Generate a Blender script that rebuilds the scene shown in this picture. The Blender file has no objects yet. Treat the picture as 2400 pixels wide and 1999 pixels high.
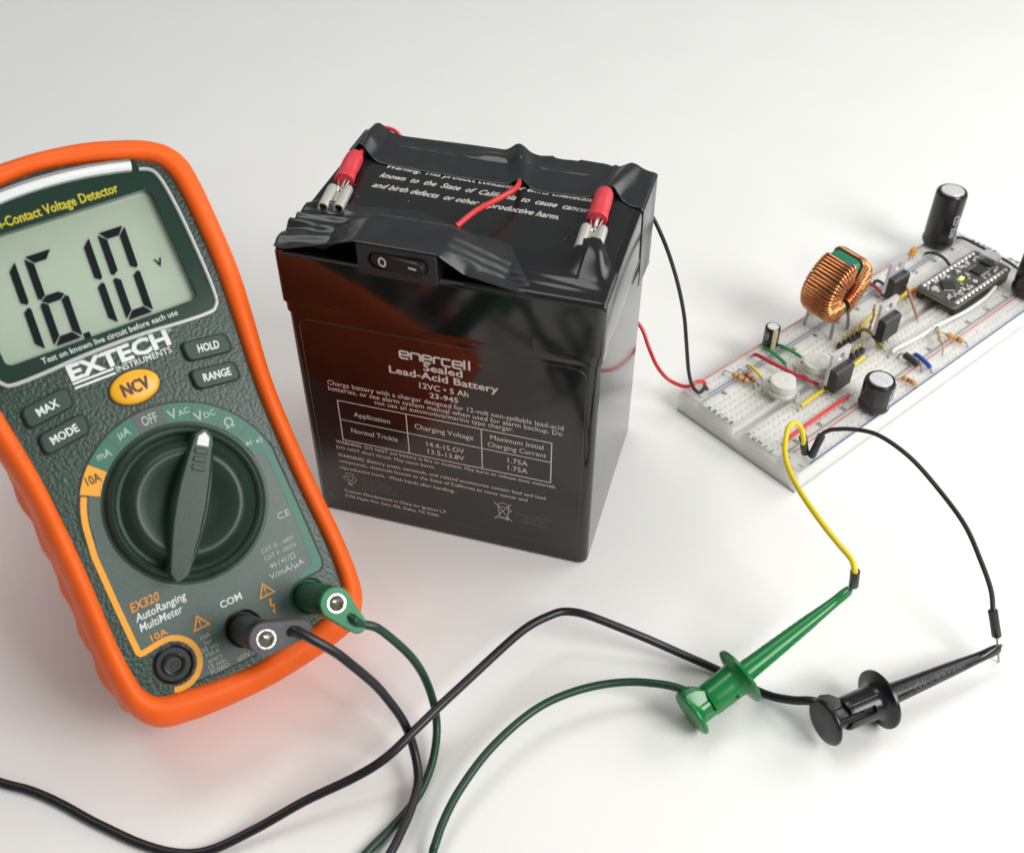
import bpy, bmesh, math, random
from mathutils import Matrix, Vector
random.seed(7)
S = 0.001                     # everything below is written in millimetres
sc = bpy.context.scene
col = sc.collection

# ------------------------------------------------------------------ camera
cam = bpy.data.cameras.new('camera')
cam.sensor_width = 36.0
cam.lens = 36.0 * 2566.6 / 2400.0
cam.clip_start, cam.clip_end = 0.005, 20.0
co = bpy.data.objects.new('camera', cam)
col.objects.link(co)
co.location = (0, 0, 0.2643)
co.rotation_euler = (math.pi / 2 - 0.7506, 0.0014, 0)
cam.dof.use_dof = True
cam.dof.focus_distance = 0.335
cam.dof.aperture_fstop = 19
sc.camera = co

# ------------------------------------------------------------------ light
w = bpy.data.worlds.new('World')
sc.world = w
w.use_nodes = True
bgn = w.node_tree.nodes['Background']
bgn.inputs[0].default_value = (0.985, 1.0, 0.985, 1)
bgn.inputs[1].default_value = 0.23

def area(name, loc, target, sx, sy, power, color):
    l = bpy.data.lights.new(name, 'AREA')
    l.shape = 'RECTANGLE'
    l.size, l.size_y = sx, sy
    l.energy = power
    l.color = color
    o = bpy.data.objects.new(name, l)
    col.objects.link(o)
    o.location = loc
    o.rotation_euler = (Vector(target) - Vector(loc)).to_track_quat('-Z', 'Y').to_euler()
    return o
area('window_light', (0.52, -0.12, 0.50), (0.08, 0.24, 0.0), 0.36, 0.36, 4.8, (1.0, 0.995, 0.97))
area('added_side_light', (0.72, 0.52, 0.50), (0.15, 0.32, 0.0), 0.60, 0.45, 3.3, (1.0, 0.995, 0.97))  # added lamp, no known window: brightens the far right of the table
area('ceiling_light', (-0.30, 0.70, 1.30), (-0.05, 0.25, 0.0), 1.0, 0.6, 6.3, (0.99, 1.0, 0.97))

sc.view_settings.view_transform = 'Standard'
sc.view_settings.look = 'None'
sc.view_settings.gamma = 1
sc.view_settings.exposure = 0
sc.render.engine = 'CYCLES'
sc.cycles.max_bounces = 10
sc.cycles.transparent_max_bounces = 12

# ------------------------------------------------------------------ materials
def srgb(r, g, b):
    f = lambda c: (c / 255 / 12.92) if c / 255 <= 0.04045 else ((c / 255 + 0.055) / 1.055) ** 2.4
    return (f(r), f(g), f(b), 1)

def mat(name, color, rough=0.5, ior=1.5, metal=0.0, bump=0.0, bscale=1500, vary=0.0, vscale=300, coat=0.0,
        spec=0.5, sss=0.0, trans=0.0, rvary=0.0):
    m = bpy.data.materials.new(name)
    m.use_nodes = True
    nt = m.node_tree
    b = nt.nodes['Principled BSDF']
    if len(color) == 3: color = (*color, 1)
    b.inputs['Base Color'].default_value = color
    b.inputs['Roughness'].default_value = rough
    b.inputs['Metallic'].default_value = metal
    b.inputs['IOR'].default_value = ior
    b.inputs['Specular IOR Level'].default_value = spec
    b.inputs['Coat Weight'].default_value = coat
    b.inputs['Coat Roughness'].default_value = 0.08
    if trans: b.inputs['Transmission Weight'].default_value = trans
    if sss:
        b.inputs['Subsurface Weight'].default_value = sss
        b.inputs['Subsurface Radius'].default_value = (1, 1, 0.9)
        b.inputs['Subsurface Scale'].default_value = 0.004
    tc = nt.nodes.new('ShaderNodeTexCoord')
    def noise(sc_, det=4):
        n = nt.nodes.new('ShaderNodeTexNoise')
        n.inputs['Scale'].default_value = sc_
        n.inputs['Detail'].default_value = det
        nt.links.new(tc.outputs['Object'], n.inputs['Vector'])
        return n
    if bump:
        n = noise(bscale)
        bp = nt.nodes.new('ShaderNodeBump')
        bp.inputs['Strength'].default_value = bump
        bp.inputs['Distance'].default_value = 0.0003
        nt.links.new(n.outputs['Fac'], bp.inputs['Height'])
        nt.links.new(bp.outputs['Normal'], b.inputs['Normal'])
    if vary:
        n = noise(vscale, 6)
        hs = nt.nodes.new('ShaderNodeHueSaturation')
        hs.inputs['Color'].default_value = color
        mr = nt.nodes.new('ShaderNodeMapRange')
        mr.inputs['From Min'].default_value, mr.inputs['From Max'].default_value = 0.3, 0.7
        mr.inputs['To Min'].default_value, mr.inputs['To Max'].default_value = 1 - vary, 1 + vary
        nt.links.new(n.outputs['Fac'], mr.inputs['Value'])
        nt.links.new(mr.outputs['Result'], hs.inputs['Value'])
        nt.links.new(hs.outputs['Color'], b.inputs['Base Color'])
    if rvary:
        n = noise(vscale * 0.7, 5)
        mr = nt.nodes.new('ShaderNodeMapRange')
        mr.inputs['From Min'].default_value, mr.inputs['From Max'].default_value = 0.3, 0.7
        mr.inputs['To Min'].default_value, mr.inputs['To Max'].default_value = max(0.02, rough - rvary), rough + rvary
        nt.links.new(n.outputs['Fac'], mr.inputs['Value'])
        nt.links.new(mr.outputs['Result'], b.inputs['Roughness'])
    return m

M = {}
M['orange'] = mat('orange_rubber', (0.92, 0.125, 0.008), 0.5, spec=0.3, bump=0.14, bscale=2500, vary=0.05, vscale=90, rvary=0.12)
M['case'] = mat('dark_green_plastic', (0.009, 0.038, 0.023), 0.34, bump=0.6, bscale=1100, vary=0.1, vscale=200)
M['case_smooth'] = mat('green_panel_plastic', (0.014, 0.048, 0.031), 0.3, bump=0.05, bscale=2000)
M['knob'] = mat('knob_plastic', (0.012, 0.034, 0.024), 0.4, bump=0.15, bscale=3000)
M['key'] = mat('key_rubber', (0.014, 0.045, 0.032), 0.5, bump=0.08, bscale=2500)
M['window_panel'] = mat('window_panel_green', (0.012, 0.04, 0.026), 0.14)
M['lower_panel'] = mat('lower_panel_grey_green', (0.066, 0.102, 0.086), 0.42, bump=0.12, bscale=2600, vary=0.08, vscale=900)
M['teal'] = mat('printed_teal', (0.016, 0.145, 0.092), 0.42, bump=0.12, bscale=2600)
M['teal_pale'] = mat('printed_pale_teal', (0.05, 0.25, 0.175), 0.42, bump=0.12, bscale=2600)
M['off_grey'] = mat('printed_grey', (0.075, 0.088, 0.078), 0.42, bump=0.12, bscale=2600)
M['yellow_print'] = mat('printed_amber', (0.82, 0.36, 0.015), 0.42)
M['yellow_text'] = mat('printed_yellow', (0.72, 0.58, 0.02), 0.4)
M['orange_text'] = mat('printed_orange', (0.72, 0.27, 0.02), 0.4)
M['white_text'] = mat('printed_white', (0.74, 0.78, 0.76), 0.45)
M['grey_text'] = mat('printed_pale_grey', (0.42, 0.47, 0.45), 0.45)
M['scale_text'] = mat('printed_scale_grey', (0.36, 0.46, 0.40), 0.45)
M['brown_text'] = mat('printed_brown', (0.07, 0.015, 0.008), 0.45)
M['ncv'] = mat('amber_button', (0.85, 0.42, 0.012), 0.35)
M['lcd'] = mat('lcd_glass', (0.46, 0.53, 0.42), 0.22, vary=0.03, vscale=60)
M['ink'] = mat('lcd_ink', (0.004, 0.006, 0.010), 0.5, spec=0.1)
M['white_plastic'] = mat('white_pointer_plastic', (0.72, 0.72, 0.74), 0.4)
M['jack_black'] = mat('jack_black', (0.006, 0.007, 0.007), 0.3)
M['jack_metal'] = mat('jack_contact_dark', (0.05, 0.05, 0.048), 0.4, metal=0.5)
M['steel'] = mat('nickel_metal', (0.62, 0.6, 0.55), 0.22, metal=1.0, bump=0.1, bscale=900)
M['tin'] = mat('tinned_metal', (0.74, 0.73, 0.67), 0.36, metal=0.6, vary=0.12, vscale=900, bump=0.15, bscale=2500)
M['lead'] = mat('tinned_lead', (0.42, 0.41, 0.38), 0.35, metal=0.9)
M['brass'] = mat('gold_pin', (0.62, 0.5, 0.2), 0.3, metal=0.9)
M['plug_black'] = mat('plug_black', (0.016, 0.016, 0.018), 0.36, bump=0.2, bscale=1800)
M['plug_face'] = mat('plug_moulded_face_grey', (0.075, 0.078, 0.086), 0.6, bump=0.3, bscale=1500, vary=0.15, vscale=600)
M['plug_green'] = mat('plug_green', (0.006, 0.075, 0.028), 0.36, bump=0.1, bscale=1800)
M['plug_face_green'] = mat('plug_moulded_face_green', (0.028, 0.22, 0.09), 0.5, bump=0.2, bscale=1500)
M['cable_black'] = mat('cable_black', (0.010, 0.010, 0.013), 0.34, spec=0.4, bump=0.1, bscale=700, rvary=0.1, vscale=120)
M['cable_green'] = mat('cable_green', (0.005, 0.042, 0.022), 0.34, spec=0.4, bump=0.1, bscale=700, rvary=0.1, vscale=120)
M['clip_green'] = mat('clip_green', (0.005, 0.19, 0.04), 0.25, bump=0.08, bscale=500, vary=0.06, vscale=150, rvary=0.08)
M['clip_black'] = mat('clip_black', (0.009, 0.009, 0.012), 0.27, bump=0.1, bscale=500, rvary=0.08, vscale=200)
M['abs_black'] = mat('battery_black', (0.006, 0.006, 0.0065), 0.1, ior=1.6, bump=0.05, bscale=90, rvary=0.03, vscale=80)
M['abs_top'] = mat('battery_top_black', (0.013, 0.014, 0.015), 0.2, bump=0.05, bscale=300)
M['tape'] = mat('vinyl_tape', (0.018, 0.020, 0.022), 0.26, bump=0.07, bscale=350, rvary=0.08, vscale=150)
M['tape_gloss'] = mat('vinyl_tape_stretched', (0.010, 0.010, 0.012), 0.2, bump=0.08, bscale=300)
M['batt_text'] = mat('battery_print', (0.64, 0.61, 0.58), 0.5)
M['batt_faint'] = mat('battery_faint_print', (0.14, 0.135, 0.13), 0.5)
M['label_edge'] = mat('label_edge', (0.07, 0.068, 0.062), 0.3)
M['groove'] = mat('groove_black', (0.003, 0.003, 0.003), 0.5)
M['switch'] = mat('switch_black', (0.012, 0.012, 0.013), 0.33, bump=0.05, bscale=2500)
M['red_sleeve'] = mat('red_vinyl_sleeve', (0.66, 0.045, 0.06), 0.42, bump=0.1, bscale=900, sss=0.1)
M['red_wire'] = mat('red_wire', (0.72, 0.035, 0.035), 0.3)
M['crimson_wire'] = mat('crimson_wire', (0.5, 0.018, 0.04), 0.38)
M['black_wire'] = mat('black_wire', (0.012, 0.012, 0.013), 0.4)
M['green_wire'] = mat('green_wire', (0.008, 0.24, 0.045), 0.38)
M['yellow_wire'] = mat('yellow_wire', (0.78, 0.6, 0.012), 0.36)
M['olive_wire'] = mat('olive_wire', (0.42, 0.3, 0.012), 0.4)
M['white_wire'] = mat('white_wire', (0.82, 0.8, 0.76), 0.35)
M['brown_wire'] = mat('bare_copper_brown', (0.36, 0.2, 0.14), 0.5)
M['blue_wire'] = mat('blue_wire', (0.012, 0.06, 0.4), 0.35)
M['board'] = mat('ivory_plastic', (0.79, 0.785, 0.73), 0.42, sss=0.6)
M['hole'] = mat('contact_dark', (0.16, 0.155, 0.14), 0.5)
M['red_line'] = mat('printed_red_line', (0.72, 0.12, 0.11), 0.5)
M['blue_line'] = mat('printed_blue_line', (0.05, 0.14, 0.42), 0.5)
M['black_print'] = mat('printed_black', (0.02, 0.02, 0.02), 0.5)
M['copper'] = mat('enamelled_copper', (0.70, 0.285, 0.12), 0.2, metal=0.95, vary=0.1, vscale=200)
M['ferrite'] = mat('green_core', (0.015, 0.17, 0.11), 0.35, bump=0.1, bscale=600)
M['cap_sleeve'] = mat('capacitor_sleeve', (0.014, 0.012, 0.013), 0.25)
M['alu'] = mat('capacitor_aluminium', (0.74, 0.74, 0.76), 0.4, metal=0.35)
M['alu_line'] = mat('capacitor_vent', (0.9, 0.9, 0.92), 0.3, metal=0.3)
M['stripe'] = mat('capacitor_stripe', (0.55, 0.56, 0.62), 0.35)
M['gold_stripe'] = mat('capacitor_gold_stripe', (0.5, 0.45, 0.24), 0.3)
M['epoxy'] = mat('black_epoxy', (0.022, 0.022, 0.023), 0.42, bump=0.12, bscale=2500)
M['tab'] = mat('tinned_tab', (0.72, 0.71, 0.72), 0.42, metal=0.55, bump=0.06, bscale=2000)
M['trim'] = mat('translucent_white_plastic', (0.66, 0.655, 0.615), 0.3, sss=0.2)
M['trim_base'] = mat('clear_white_plastic', (0.55, 0.54, 0.50), 0.25, sss=0.2)
M['pcb'] = mat('pcb_black', (0.075, 0.072, 0.068), 0.38, vary=0.4, vscale=1500)
M['pcb_edge'] = mat('pcb_edge_brown', (0.22, 0.18, 0.14), 0.5)
M['chip'] = mat('chip_plastic', (0.03, 0.031, 0.034), 0.4)
M['smd'] = mat('smd_ceramic', (0.5, 0.46, 0.38), 0.4)
M['solder'] = mat('solder', (0.8, 0.78, 0.74), 0.35, metal=0.3)
M['ceramic'] = mat('orange_ceramic', (0.62, 0.28, 0.03), 0.35)
M['tan'] = mat('resistor_tan', (0.62, 0.32, 0.13), 0.38)
M['brown_res'] = mat('resistor_brown', (0.47, 0.2, 0.09), 0.38)
M['beige'] = mat('resistor_beige', (0.55, 0.48, 0.33), 0.4)
M['band_red'] = mat('band_red', (0.42, 0.04, 0.02), 0.4)
M['band_brown'] = mat('band_brown', (0.1, 0.03, 0.015), 0.4)
M['band_orange'] = mat('band_orange', (0.75, 0.22, 0.02), 0.4)
M['band_gold'] = mat('band_gold', (0.5, 0.34, 0.1), 0.35, metal=0.4)
M['band_white'] = mat('band_white', (0.6, 0.58, 0.5), 0.4)
M['table'] = mat('white_paper', (0.83, 0.825, 0.81), 0.62, bump=0.16, bscale=420, vary=0.014, vscale=18)
q_ = M['board'].node_tree.nodes['Principled BSDF']
q_.inputs['Subsurface Weight'].default_value = 1.0
q_.inputs['Subsurface Scale'].default_value = 0.010
led = mat('led_glow', (0.6, 0.9, 0.1), 0.4)
led.node_tree.nodes['Principled BSDF'].inputs['Emission Color'].default_value = (0.55, 1.0, 0.06, 1)
led.node_tree.nodes['Principled BSDF'].inputs['Emission Strength'].default_value = 9.0
M['led'] = led

def clear_mat():
    """clear acrylic: passes light straight through, mirrors by Fresnel"""
    m = bpy.data.materials.new('clear_acrylic')
    m.use_nodes = True
    nt = m.node_tree
    nt.nodes.clear()
    out = nt.nodes.new('ShaderNodeOutputMaterial')
    mix = nt.nodes.new('ShaderNodeMixShader')
    lw = nt.nodes.new('ShaderNodeLayerWeight')        # the same seen from either side of the thin sheet
    lw.inputs['Blend'].default_value = 0.5
    pw = nt.nodes.new('ShaderNodeMath'); pw.operation = 'POWER'; pw.inputs[1].default_value = 4.0
    nt.links.new(lw.outputs['Facing'], pw.inputs[0])
    fr = nt.nodes.new('ShaderNodeMath'); fr.operation = 'MULTIPLY_ADD'
    fr.inputs[1].default_value, fr.inputs[2].default_value = 0.9, 0.03
    nt.links.new(pw.outputs[0], fr.inputs[0])
    tr = nt.nodes.new('ShaderNodeBsdfTransparent')
    tr.inputs[0].default_value = (0.96, 0.98, 0.97, 1)
    gl = nt.nodes.new('ShaderNodeBsdfGlossy')
    gl.inputs['Roughness'].default_value = 0.03
    nt.links.new(fr.outputs[0], mix.inputs[0])
    nt.links.new(tr.outputs[0], mix.inputs[1])
    nt.links.new(gl.outputs[0], mix.inputs[2])
    nt.links.new(mix.outputs[0], out.inputs[0])
    return m
M['clear'] = clear_mat()
M['clear_edge'] = mat('acrylic_edge', (0.5, 0.52, 0.52), 0.12, coat=1.0)
M['clear_strip'] = mat('acrylic_painted_glint', (0.78, 0.8, 0.8), 0.15, coat=1.0)  # white highlight of the clear plastic put into the colour
M['clear_painted_dark'] = mat('acrylic_painted_dark', (0.16, 0.165, 0.16), 0.1, coat=1.0)  # same clear plastic, dark band of its reflection put into the colour

def specks(m):
    """sparse dust specks on the paper"""
    nt = m.node_tree
    b = nt.nodes['Principled BSDF']
    src = b.inputs['Base Color'].links[0].from_socket
    tc = nt.nodes['Texture Coordinate']
    v = nt.nodes.new('ShaderNodeTexVoronoi')
    v.inputs['Scale'].default_value = 22
    nt.links.new(tc.outputs['Object'], v.inputs['Vector'])
    r = nt.nodes.new('ShaderNodeValToRGB')
    r.color_ramp.elements[0].position, r.color_ramp.elements[1].position = 0.012, 0.02
    r.color_ramp.elements[0].color, r.color_ramp.elements[1].color = (1, 1, 1, 1), (0, 0, 0, 1)
    nt.links.new(v.outputs['Distance'], r.inputs[0])
    wn = nt.nodes.new('ShaderNodeTexWhiteNoise')
    nt.links.new(v.outputs['Position'], wn.inputs['Vector'])
    gt = nt.nodes.new('ShaderNodeMath'); gt.operation = 'GREATER_THAN'; gt.inputs[1].default_value = 0.62
    nt.links.new(wn.outputs['Value'], gt.inputs[0])
    mu = nt.nodes.new('ShaderNodeMath'); mu.operation = 'MULTIPLY'
    nt.links.new(r.outputs[0], mu.inputs[0]); nt.links.new(gt.outputs[0], mu.inputs[1])
    mx = nt.nodes.new('ShaderNodeMix'); mx.data_type = 'RGBA'
    mx.inputs['B'].default_value = (0.32, 0.31, 0.29, 1)
    nt.links.new(mu.outputs[0], mx.inputs['Factor']); nt.links.new(src, mx.inputs['A'])
    nt.links.new(mx.outputs['Result'], b.inputs['Base Color'])
specks(M['table'])
def grit(m, scale=420, lo=0.52, size=0.17):
    """pale grains of dust stuck to the black lid"""
    nt = m.node_tree
    b = nt.nodes['Principled BSDF']
    tc = nt.nodes['Texture Coordinate']
    v = nt.nodes.new('ShaderNodeTexVoronoi'); v.inputs['Scale'].default_value = scale
    nz = nt.nodes.new('ShaderNodeTexNoise'); nz.inputs['Scale'].default_value = 45; nz.inputs['Detail'].default_value = 3
    nt.links.new(tc.outputs['Object'], v.inputs['Vector']); nt.links.new(tc.outputs['Object'], nz.inputs['Vector'])
    mr = nt.nodes.new('ShaderNodeMapRange')
    mr.inputs['From Min'].default_value, mr.inputs['From Max'].default_value = lo, lo + 0.23
    mr.inputs['To Min'].default_value, mr.inputs['To Max'].default_value = 0.0, size
    nt.links.new(nz.outputs['Fac'], mr.inputs['Value'])
    lt = nt.nodes.new('ShaderNodeMath'); lt.operation = 'LESS_THAN'
    nt.links.new(v.outputs['Distance'], lt.inputs[0]); nt.links.new(mr.outputs['Result'], lt.inputs[1])
    mx = nt.nodes.new('ShaderNodeMix'); mx.data_type = 'RGBA'
    mx.inputs['A'].default_value = b.inputs['Base Color'].default_value
    mx.inputs['B'].default_value = (0.45, 0.45, 0.43, 1)
    nt.links.new(lt.outputs[0], mx.inputs['Factor']); nt.links.new(mx.outputs['Result'], b.inputs['Base Color'])
grit(M['abs_top'])
grit(M['abs_black'], 160, 0.60, 0.10)

# ------------------------------------------------------------------ builders
def tag(o, label=None, cat=None, group=None, kind=None):
    if label: o['label'] = label
    if cat: o['category'] = cat
    if group: o['group'] = group
    if kind: o['kind'] = kind
    return o

def thing(name, label, cat, loc=(0, 0, 0), rot=None, group=None):
    o = bpy.data.objects.new(name, None)
    col.objects.link(o)
    o.empty_display_size = 0.005
    m = rot.to_4x4() if rot is not None else Matrix.Identity(4)
    m.translation = Vector(loc) * S
    o.matrix_world = m
    return tag(o, label, cat, group)

def spline(pts, n=8, closed=False):
    """Catmull-Rom through the points"""
    P = [Vector(p) for p in pts]
    out = []
    L = len(P)
    for i in range(L if closed else L - 1):
        p1, p2 = P[i], P[(i + 1) % L]
        p0 = P[i - 1] if (closed or i > 0) else p1 * 2 - p2
        p3 = P[(i + 2) % L] if (closed or i + 2 < L) else p2 * 2 - p1
        for k in range(n):
            t = k / n
            out.append(0.5 * ((2 * p1) + (p2 - p0) * t + (2 * p0 - 5 * p1 + 4 * p2 - p3) * t * t
                              + (3 * p1 - p0 - 3 * p2 + p3) * t ** 3))
    if not closed: out.append(P[-1])
    return out

class MB:
    def __init__(s): s.v, s.f = [], []
    def add(s, vs, fs):
        b = len(s.v)
        s.v += [tuple(q) for q in vs]
        s.f += [[i + b for i in f] for f in fs]
        return s
    def box(s, c, d, rot=None):
        x, y, z = d[0] / 2, d[1] / 2, d[2] / 2
        vs = [Vector((i * x, j * y, k * z)) for k in (-1, 1) for j in (-1, 1) for i in (-1, 1)]
        if rot is not None: vs = [rot @ q for q in vs]
        vs = [q + Vector(c) for q in vs]
        return s.add(vs, [(0, 2, 3, 1), (4, 5, 7, 6), (0, 1, 5, 4), (2, 6, 7, 3), (0, 4, 6, 2), (1, 3, 7, 5)])
    def prism(s, outline, z0, z1, f=None):
        n = len(outline)
        vs = [(x, y, z0) for x, y in outline] + [(x, y, z1) for x, y in outline]
        if f: vs = [f(*q) for q in vs]
        fs = [list(range(n))[::-1], list(range(n, 2 * n))] + [(i, (i + 1) % n, n + (i + 1) % n, n + i) for i in range(n)]
        return s.add(vs, fs)
    def loft(s, rings, cap0=True, cap1=True, closed=True):
        n = len(rings[0])
        vs = [q for r in rings for q in r]
        fs = []
        for k in range(len(rings) - 1):
            for i in range(n if closed else n - 1):
                j = (i + 1) % n
                fs.append((k * n + i, k * n + j, (k + 1) * n + j, (k + 1) * n + i))
        if cap0: fs.append(list(range(n))[::-1])
        if cap1: fs.append([(len(rings) - 1) * n + i for i in range(n)])
        return s.add(vs, fs)
    def lathe(s, prof, n=32, f=None, cap0=True, cap1=True):
        """prof: (r, h) along local z"""
        rings = [[(r * math.cos(2 * math.pi * i / n), r * math.sin(2 * math.pi * i / n), h) for i in range(n)] for r, h in prof]
        if f: rings = [[f(*q) for q in r] for r in rings]
        return s.loft(rings, cap0, cap1)
    def tube(s, pts, r, n=10, rr=None):
        P = [Vector(p) for p in pts]
        T = [(P[min(i + 1, len(P) - 1)] - P[max(i - 1, 0)]).normalized() for i in range(len(P))]
        a = Vector((0, 0, 1)) if abs(T[0].z) < 0.9 else Vector((1, 0, 0))
        N = (a - T[0] * a.dot(T[0])).normalized()
        rings = []
        for i, p in enumerate(P):
            N = (N - T[i] * N.dot(T[i])).normalized()
            B = T[i].cross(N)
            ri = rr[i] if rr else r
            rings.append([p + (N * math.cos(2 * math.pi * k / n) + B * math.sin(2 * math.pi * k / n)) * ri for k in range(n)])
        return s.loft(rings)
    def build(s, name, m, parent=None, smooth=35, bevel=0, seg=2, label=None, kind=None, wn=False):
        me = bpy.data.meshes.new(name)
        me.from_pydata([(x * S, y * S, z * S) for x, y, z in s.v], [], s.f)
        me.update()
        bm = bmesh.new(); bm.from_mesh(me)
        bmesh.ops.recalc_face_normals(bm, faces=bm.faces)
        bm.to_mesh(me); bm.free()
        if smooth:
            me.shade_smooth()
            me.set_sharp_from_angle(angle=math.radians(smooth))
        me.materials.append(M[m] if isinstance(m, str) else m)
        o = bpy.data.objects.new(name, me)
        col.objects.link(o)
        if parent is not None: o.parent = parent
        if bevel:
            b = o.modifiers.new('bevel', 'BEVEL')
            b.width = bevel * S; b.segments = seg; b.limit_method = 'ANGLE'; b.angle_limit = math.radians(40)
        if wn:
            q_ = o.modifiers.new('flat_faces', 'WEIGHTED_NORMAL'); q_.keep_sharp = True; q_.weight = 100
        return tag(o, label, kind=kind)

def rrect(x0, y0, x1, y1, r, n=5):
    out = []
    for cx, cy, a in ((x1 - r, y1 - r, 0), (x0 + r, y1 - r, 90), (x0 + r, y0 + r, 180), (x1 - r, y0 + r, 270)):
        for k in range(n + 1):
            t = math.radians(a + 90 * k / n)
            out.append((cx + r * math.cos(t), cy + r * math.sin(t)))
    return out

_gc = {}
def glyphs(body, bold=0.0):
    if any(c in body for c in 'MWN'): bold = min(bold, 0.006)   # pointed letters break up when fattened
    key = (body, bold)
    if key in _gc: return _gc[key]
    c = bpy.data.curves.new('lettering', 'FONT')
    c.body = body; c.size = 1.0; c.offset = bold; c.resolution_u = 2
    o = bpy.data.objects.new('lettering', c)
    col.objects.link(o)
    dg = bpy.context.evaluated_depsgraph_get()
    me = bpy.data.meshes.new_from_object(o.evaluated_get(dg))
    vs = [(q.co.x, q.co.y) for q in me.vertices]
    fs = [tuple(p.vertices) for p in me.polygons]
    bpy.data.objects.remove(o); bpy.data.curves.remove(c); bpy.data.meshes.remove(me)
    _gc[key] = (vs, fs)
    return vs, fs
CAP = max(q[1] for q in glyphs('H')[0])

def text(mb, body, x, y, h, w=None, align='l', ang=0, shear=0.0, bold=0.0, f=None):
    """letters with cap height h on the baseline point (x, y); w stretches the line to that width"""
    vs, fs = glyphs(body, bold)
    if not vs: return mb
    x0, x1 = min(q[0] for q in vs), max(q[0] for q in vs)
    k = h / CAP
    kx = (w / (x1 - x0)) if w else k
    wid = (x1 - x0) * kx
    off = {'l': 0, 'c': -wid / 2, 'r': -wid}[align]
    ca, sa = math.cos(math.radians(ang)), math.sin(math.radians(ang))
    out = []
    for px, py in vs:
        qx, qy = (px - x0) * kx + off + shear * py * k, py * k
        X, Y = x + qx * ca - qy * sa, y + qx * sa + qy * ca
        out.append(f(X, Y) if f else (X, Y, 0))
    if bold > 0.013 and f and any(c in body for c in 'MWN'):      # fattened by overprinting, each pass a hair above the last
        o0, ex, ey = Vector(f(x, y)), Vector(f(x + 0.1, y)), Vector(f(x, y + 0.1))
        nn = (ex - o0).cross(ey - o0).normalized() * 0.008
        d = bold * h / CAP * 0.8
        for i, (dx, dy) in enumerate(((d, 0), (-d, 0), (0, d * 0.6), (0, -d * 0.6))):
            sh_ = (ex - o0) * (10 * dx) + (ey - o0) * (10 * dy) + nn * (i + 1)
            mb.add([Vector(q) + sh_ for q in out], fs)
    return mb.add(out, fs)

def plane(z): return lambda x, y: (x, y, z)
def stroke(mb, pts, wd, f, closed=False):
    """flat line of width wd through 2-D points"""
    P = [Vector((p[0], p[1])) for p in pts]
    n = len(P)
    L, R = [], []
    for i in range(n):
        a = P[i - 1] if (i > 0 or closed) else P[i]
        b = P[(i + 1) % n] if (i < n - 1 or closed) else P[i]
        d1 = (P[i] - a).normalized() if (P[i] - a).length > 1e-9 else None
        d2 = (b - P[i]).normalized() if (b - P[i]).length > 1e-9 else None
        d1 = d1 or d2; d2 = d2 or d1
        m = Vector((-(d1 + d2).y, (d1 + d2).x)).normalized()
        k = wd / 2 / max(0.35, m.dot(Vector((-d1.y, d1.x))))
        L.append(f(*(P[i] + m * k))); R.append(f(*(P[i] - m * k)))
    fs = [(i, (i + 1) % n, n + (i + 1) % n, n + i) for i in range(n if closed else n - 1)]
    return mb.add(L + R, fs)
def arc(cx, cy, r, a0, a1, n=24):
    return [(cx + r * math.cos(math.radians(a0 + (a1 - a0) * k / n)), cy + r * math.sin(math.radians(a0 + (a1 - a0) * k / n))) for k in range(n + 1)]

# ------------------------------------------------------------------ table
mb = MB()
N = 24
g = [(-1500 + 3000 * i / N, -1100 + 3000 * j / N, 0) for j in range(N + 1) for i in range(N + 1)]
mb.add(g, [(j * (N + 1) + i, j * (N + 1) + i + 1, (j + 1) * (N + 1) + i + 1, (j + 1) * (N + 1) + i) for j in range(N) for i in range(N)])
tag(mb.build('table', 'table'), kind='structure')

# ------------------------------------------------------------------ multimeter (local frame: x right, y up its face, z out of its face)
Rm = Matrix(((0.82216215, -0.38151695, 0.42248577), (0.56925004, 0.54847426, -0.61247888), (0.00194851, 0.74405699, 0.66811331)))
MT = Vector((-83.56, 191.13, 59.33))
met = thing('multimeter', 'green digital multimeter in an orange rubber holster, showing 16.10 V on its display', 'multimeter', MT, Rm)

half_out = [(0, 94.8), (13, 94.0), (23, 91.9), (29, 89.9), (33.6, 87.0), (36.6, 82.5), (37.6, 76), (37.9, 66), (37.8, 52), (36.4, 39),
            (34.4, 25), (33.6, 14), (33.5, -5), (34.2, -24), (33.9, -37), (32.3, -44), (27.8, -49.4), (20, -51.6), (11, -52.7), (0, -53.2)]
half_in = [(0, 89.6), (11, 88.4), (19, 86.6), (24.5, 85.2), (28.2, 83.2), (30.4, 79.5), (31.2, 74), (31.6, 65), (31.5, 52), (30.4, 39),
           (29.0, 25), (28.4, 14), (28.3, -5), (28.9, -24), (28.4, -35), (27.2, -39.2), (24.4, -41.8), (18, -43.2), (10, -44.6), (0, -45.4)]
def full(h): return h + [(-x, y) for x, y in h[-2:0:-1]]
def dense(h, n=5): return [(q.x, q.y) for q in spline([(x, y, 0) for x, y in full(h)], n, True)]
OUT, INN = dense(half_out), dense(half_in)
NB = len(OUT)
def boot_ring(s_, z, grip=0.0):
    r = []
    for (ox, oy), (ix, iy) in zip(OUT, INN):
        x, y = ix + (ox - ix) * s_, iy + (oy - iy) * s_
        if grip and -44 < y < 23 and abs(x) > 20:
            wv = 0.5 + 0.5 * math.cos((y - 16) / 12.4 * 2 * math.pi)
            x += math.copysign(grip * (0.55 + 1.5 * wv ** 0.7), x)
        r.append((x, y, z))
    return r
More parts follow.
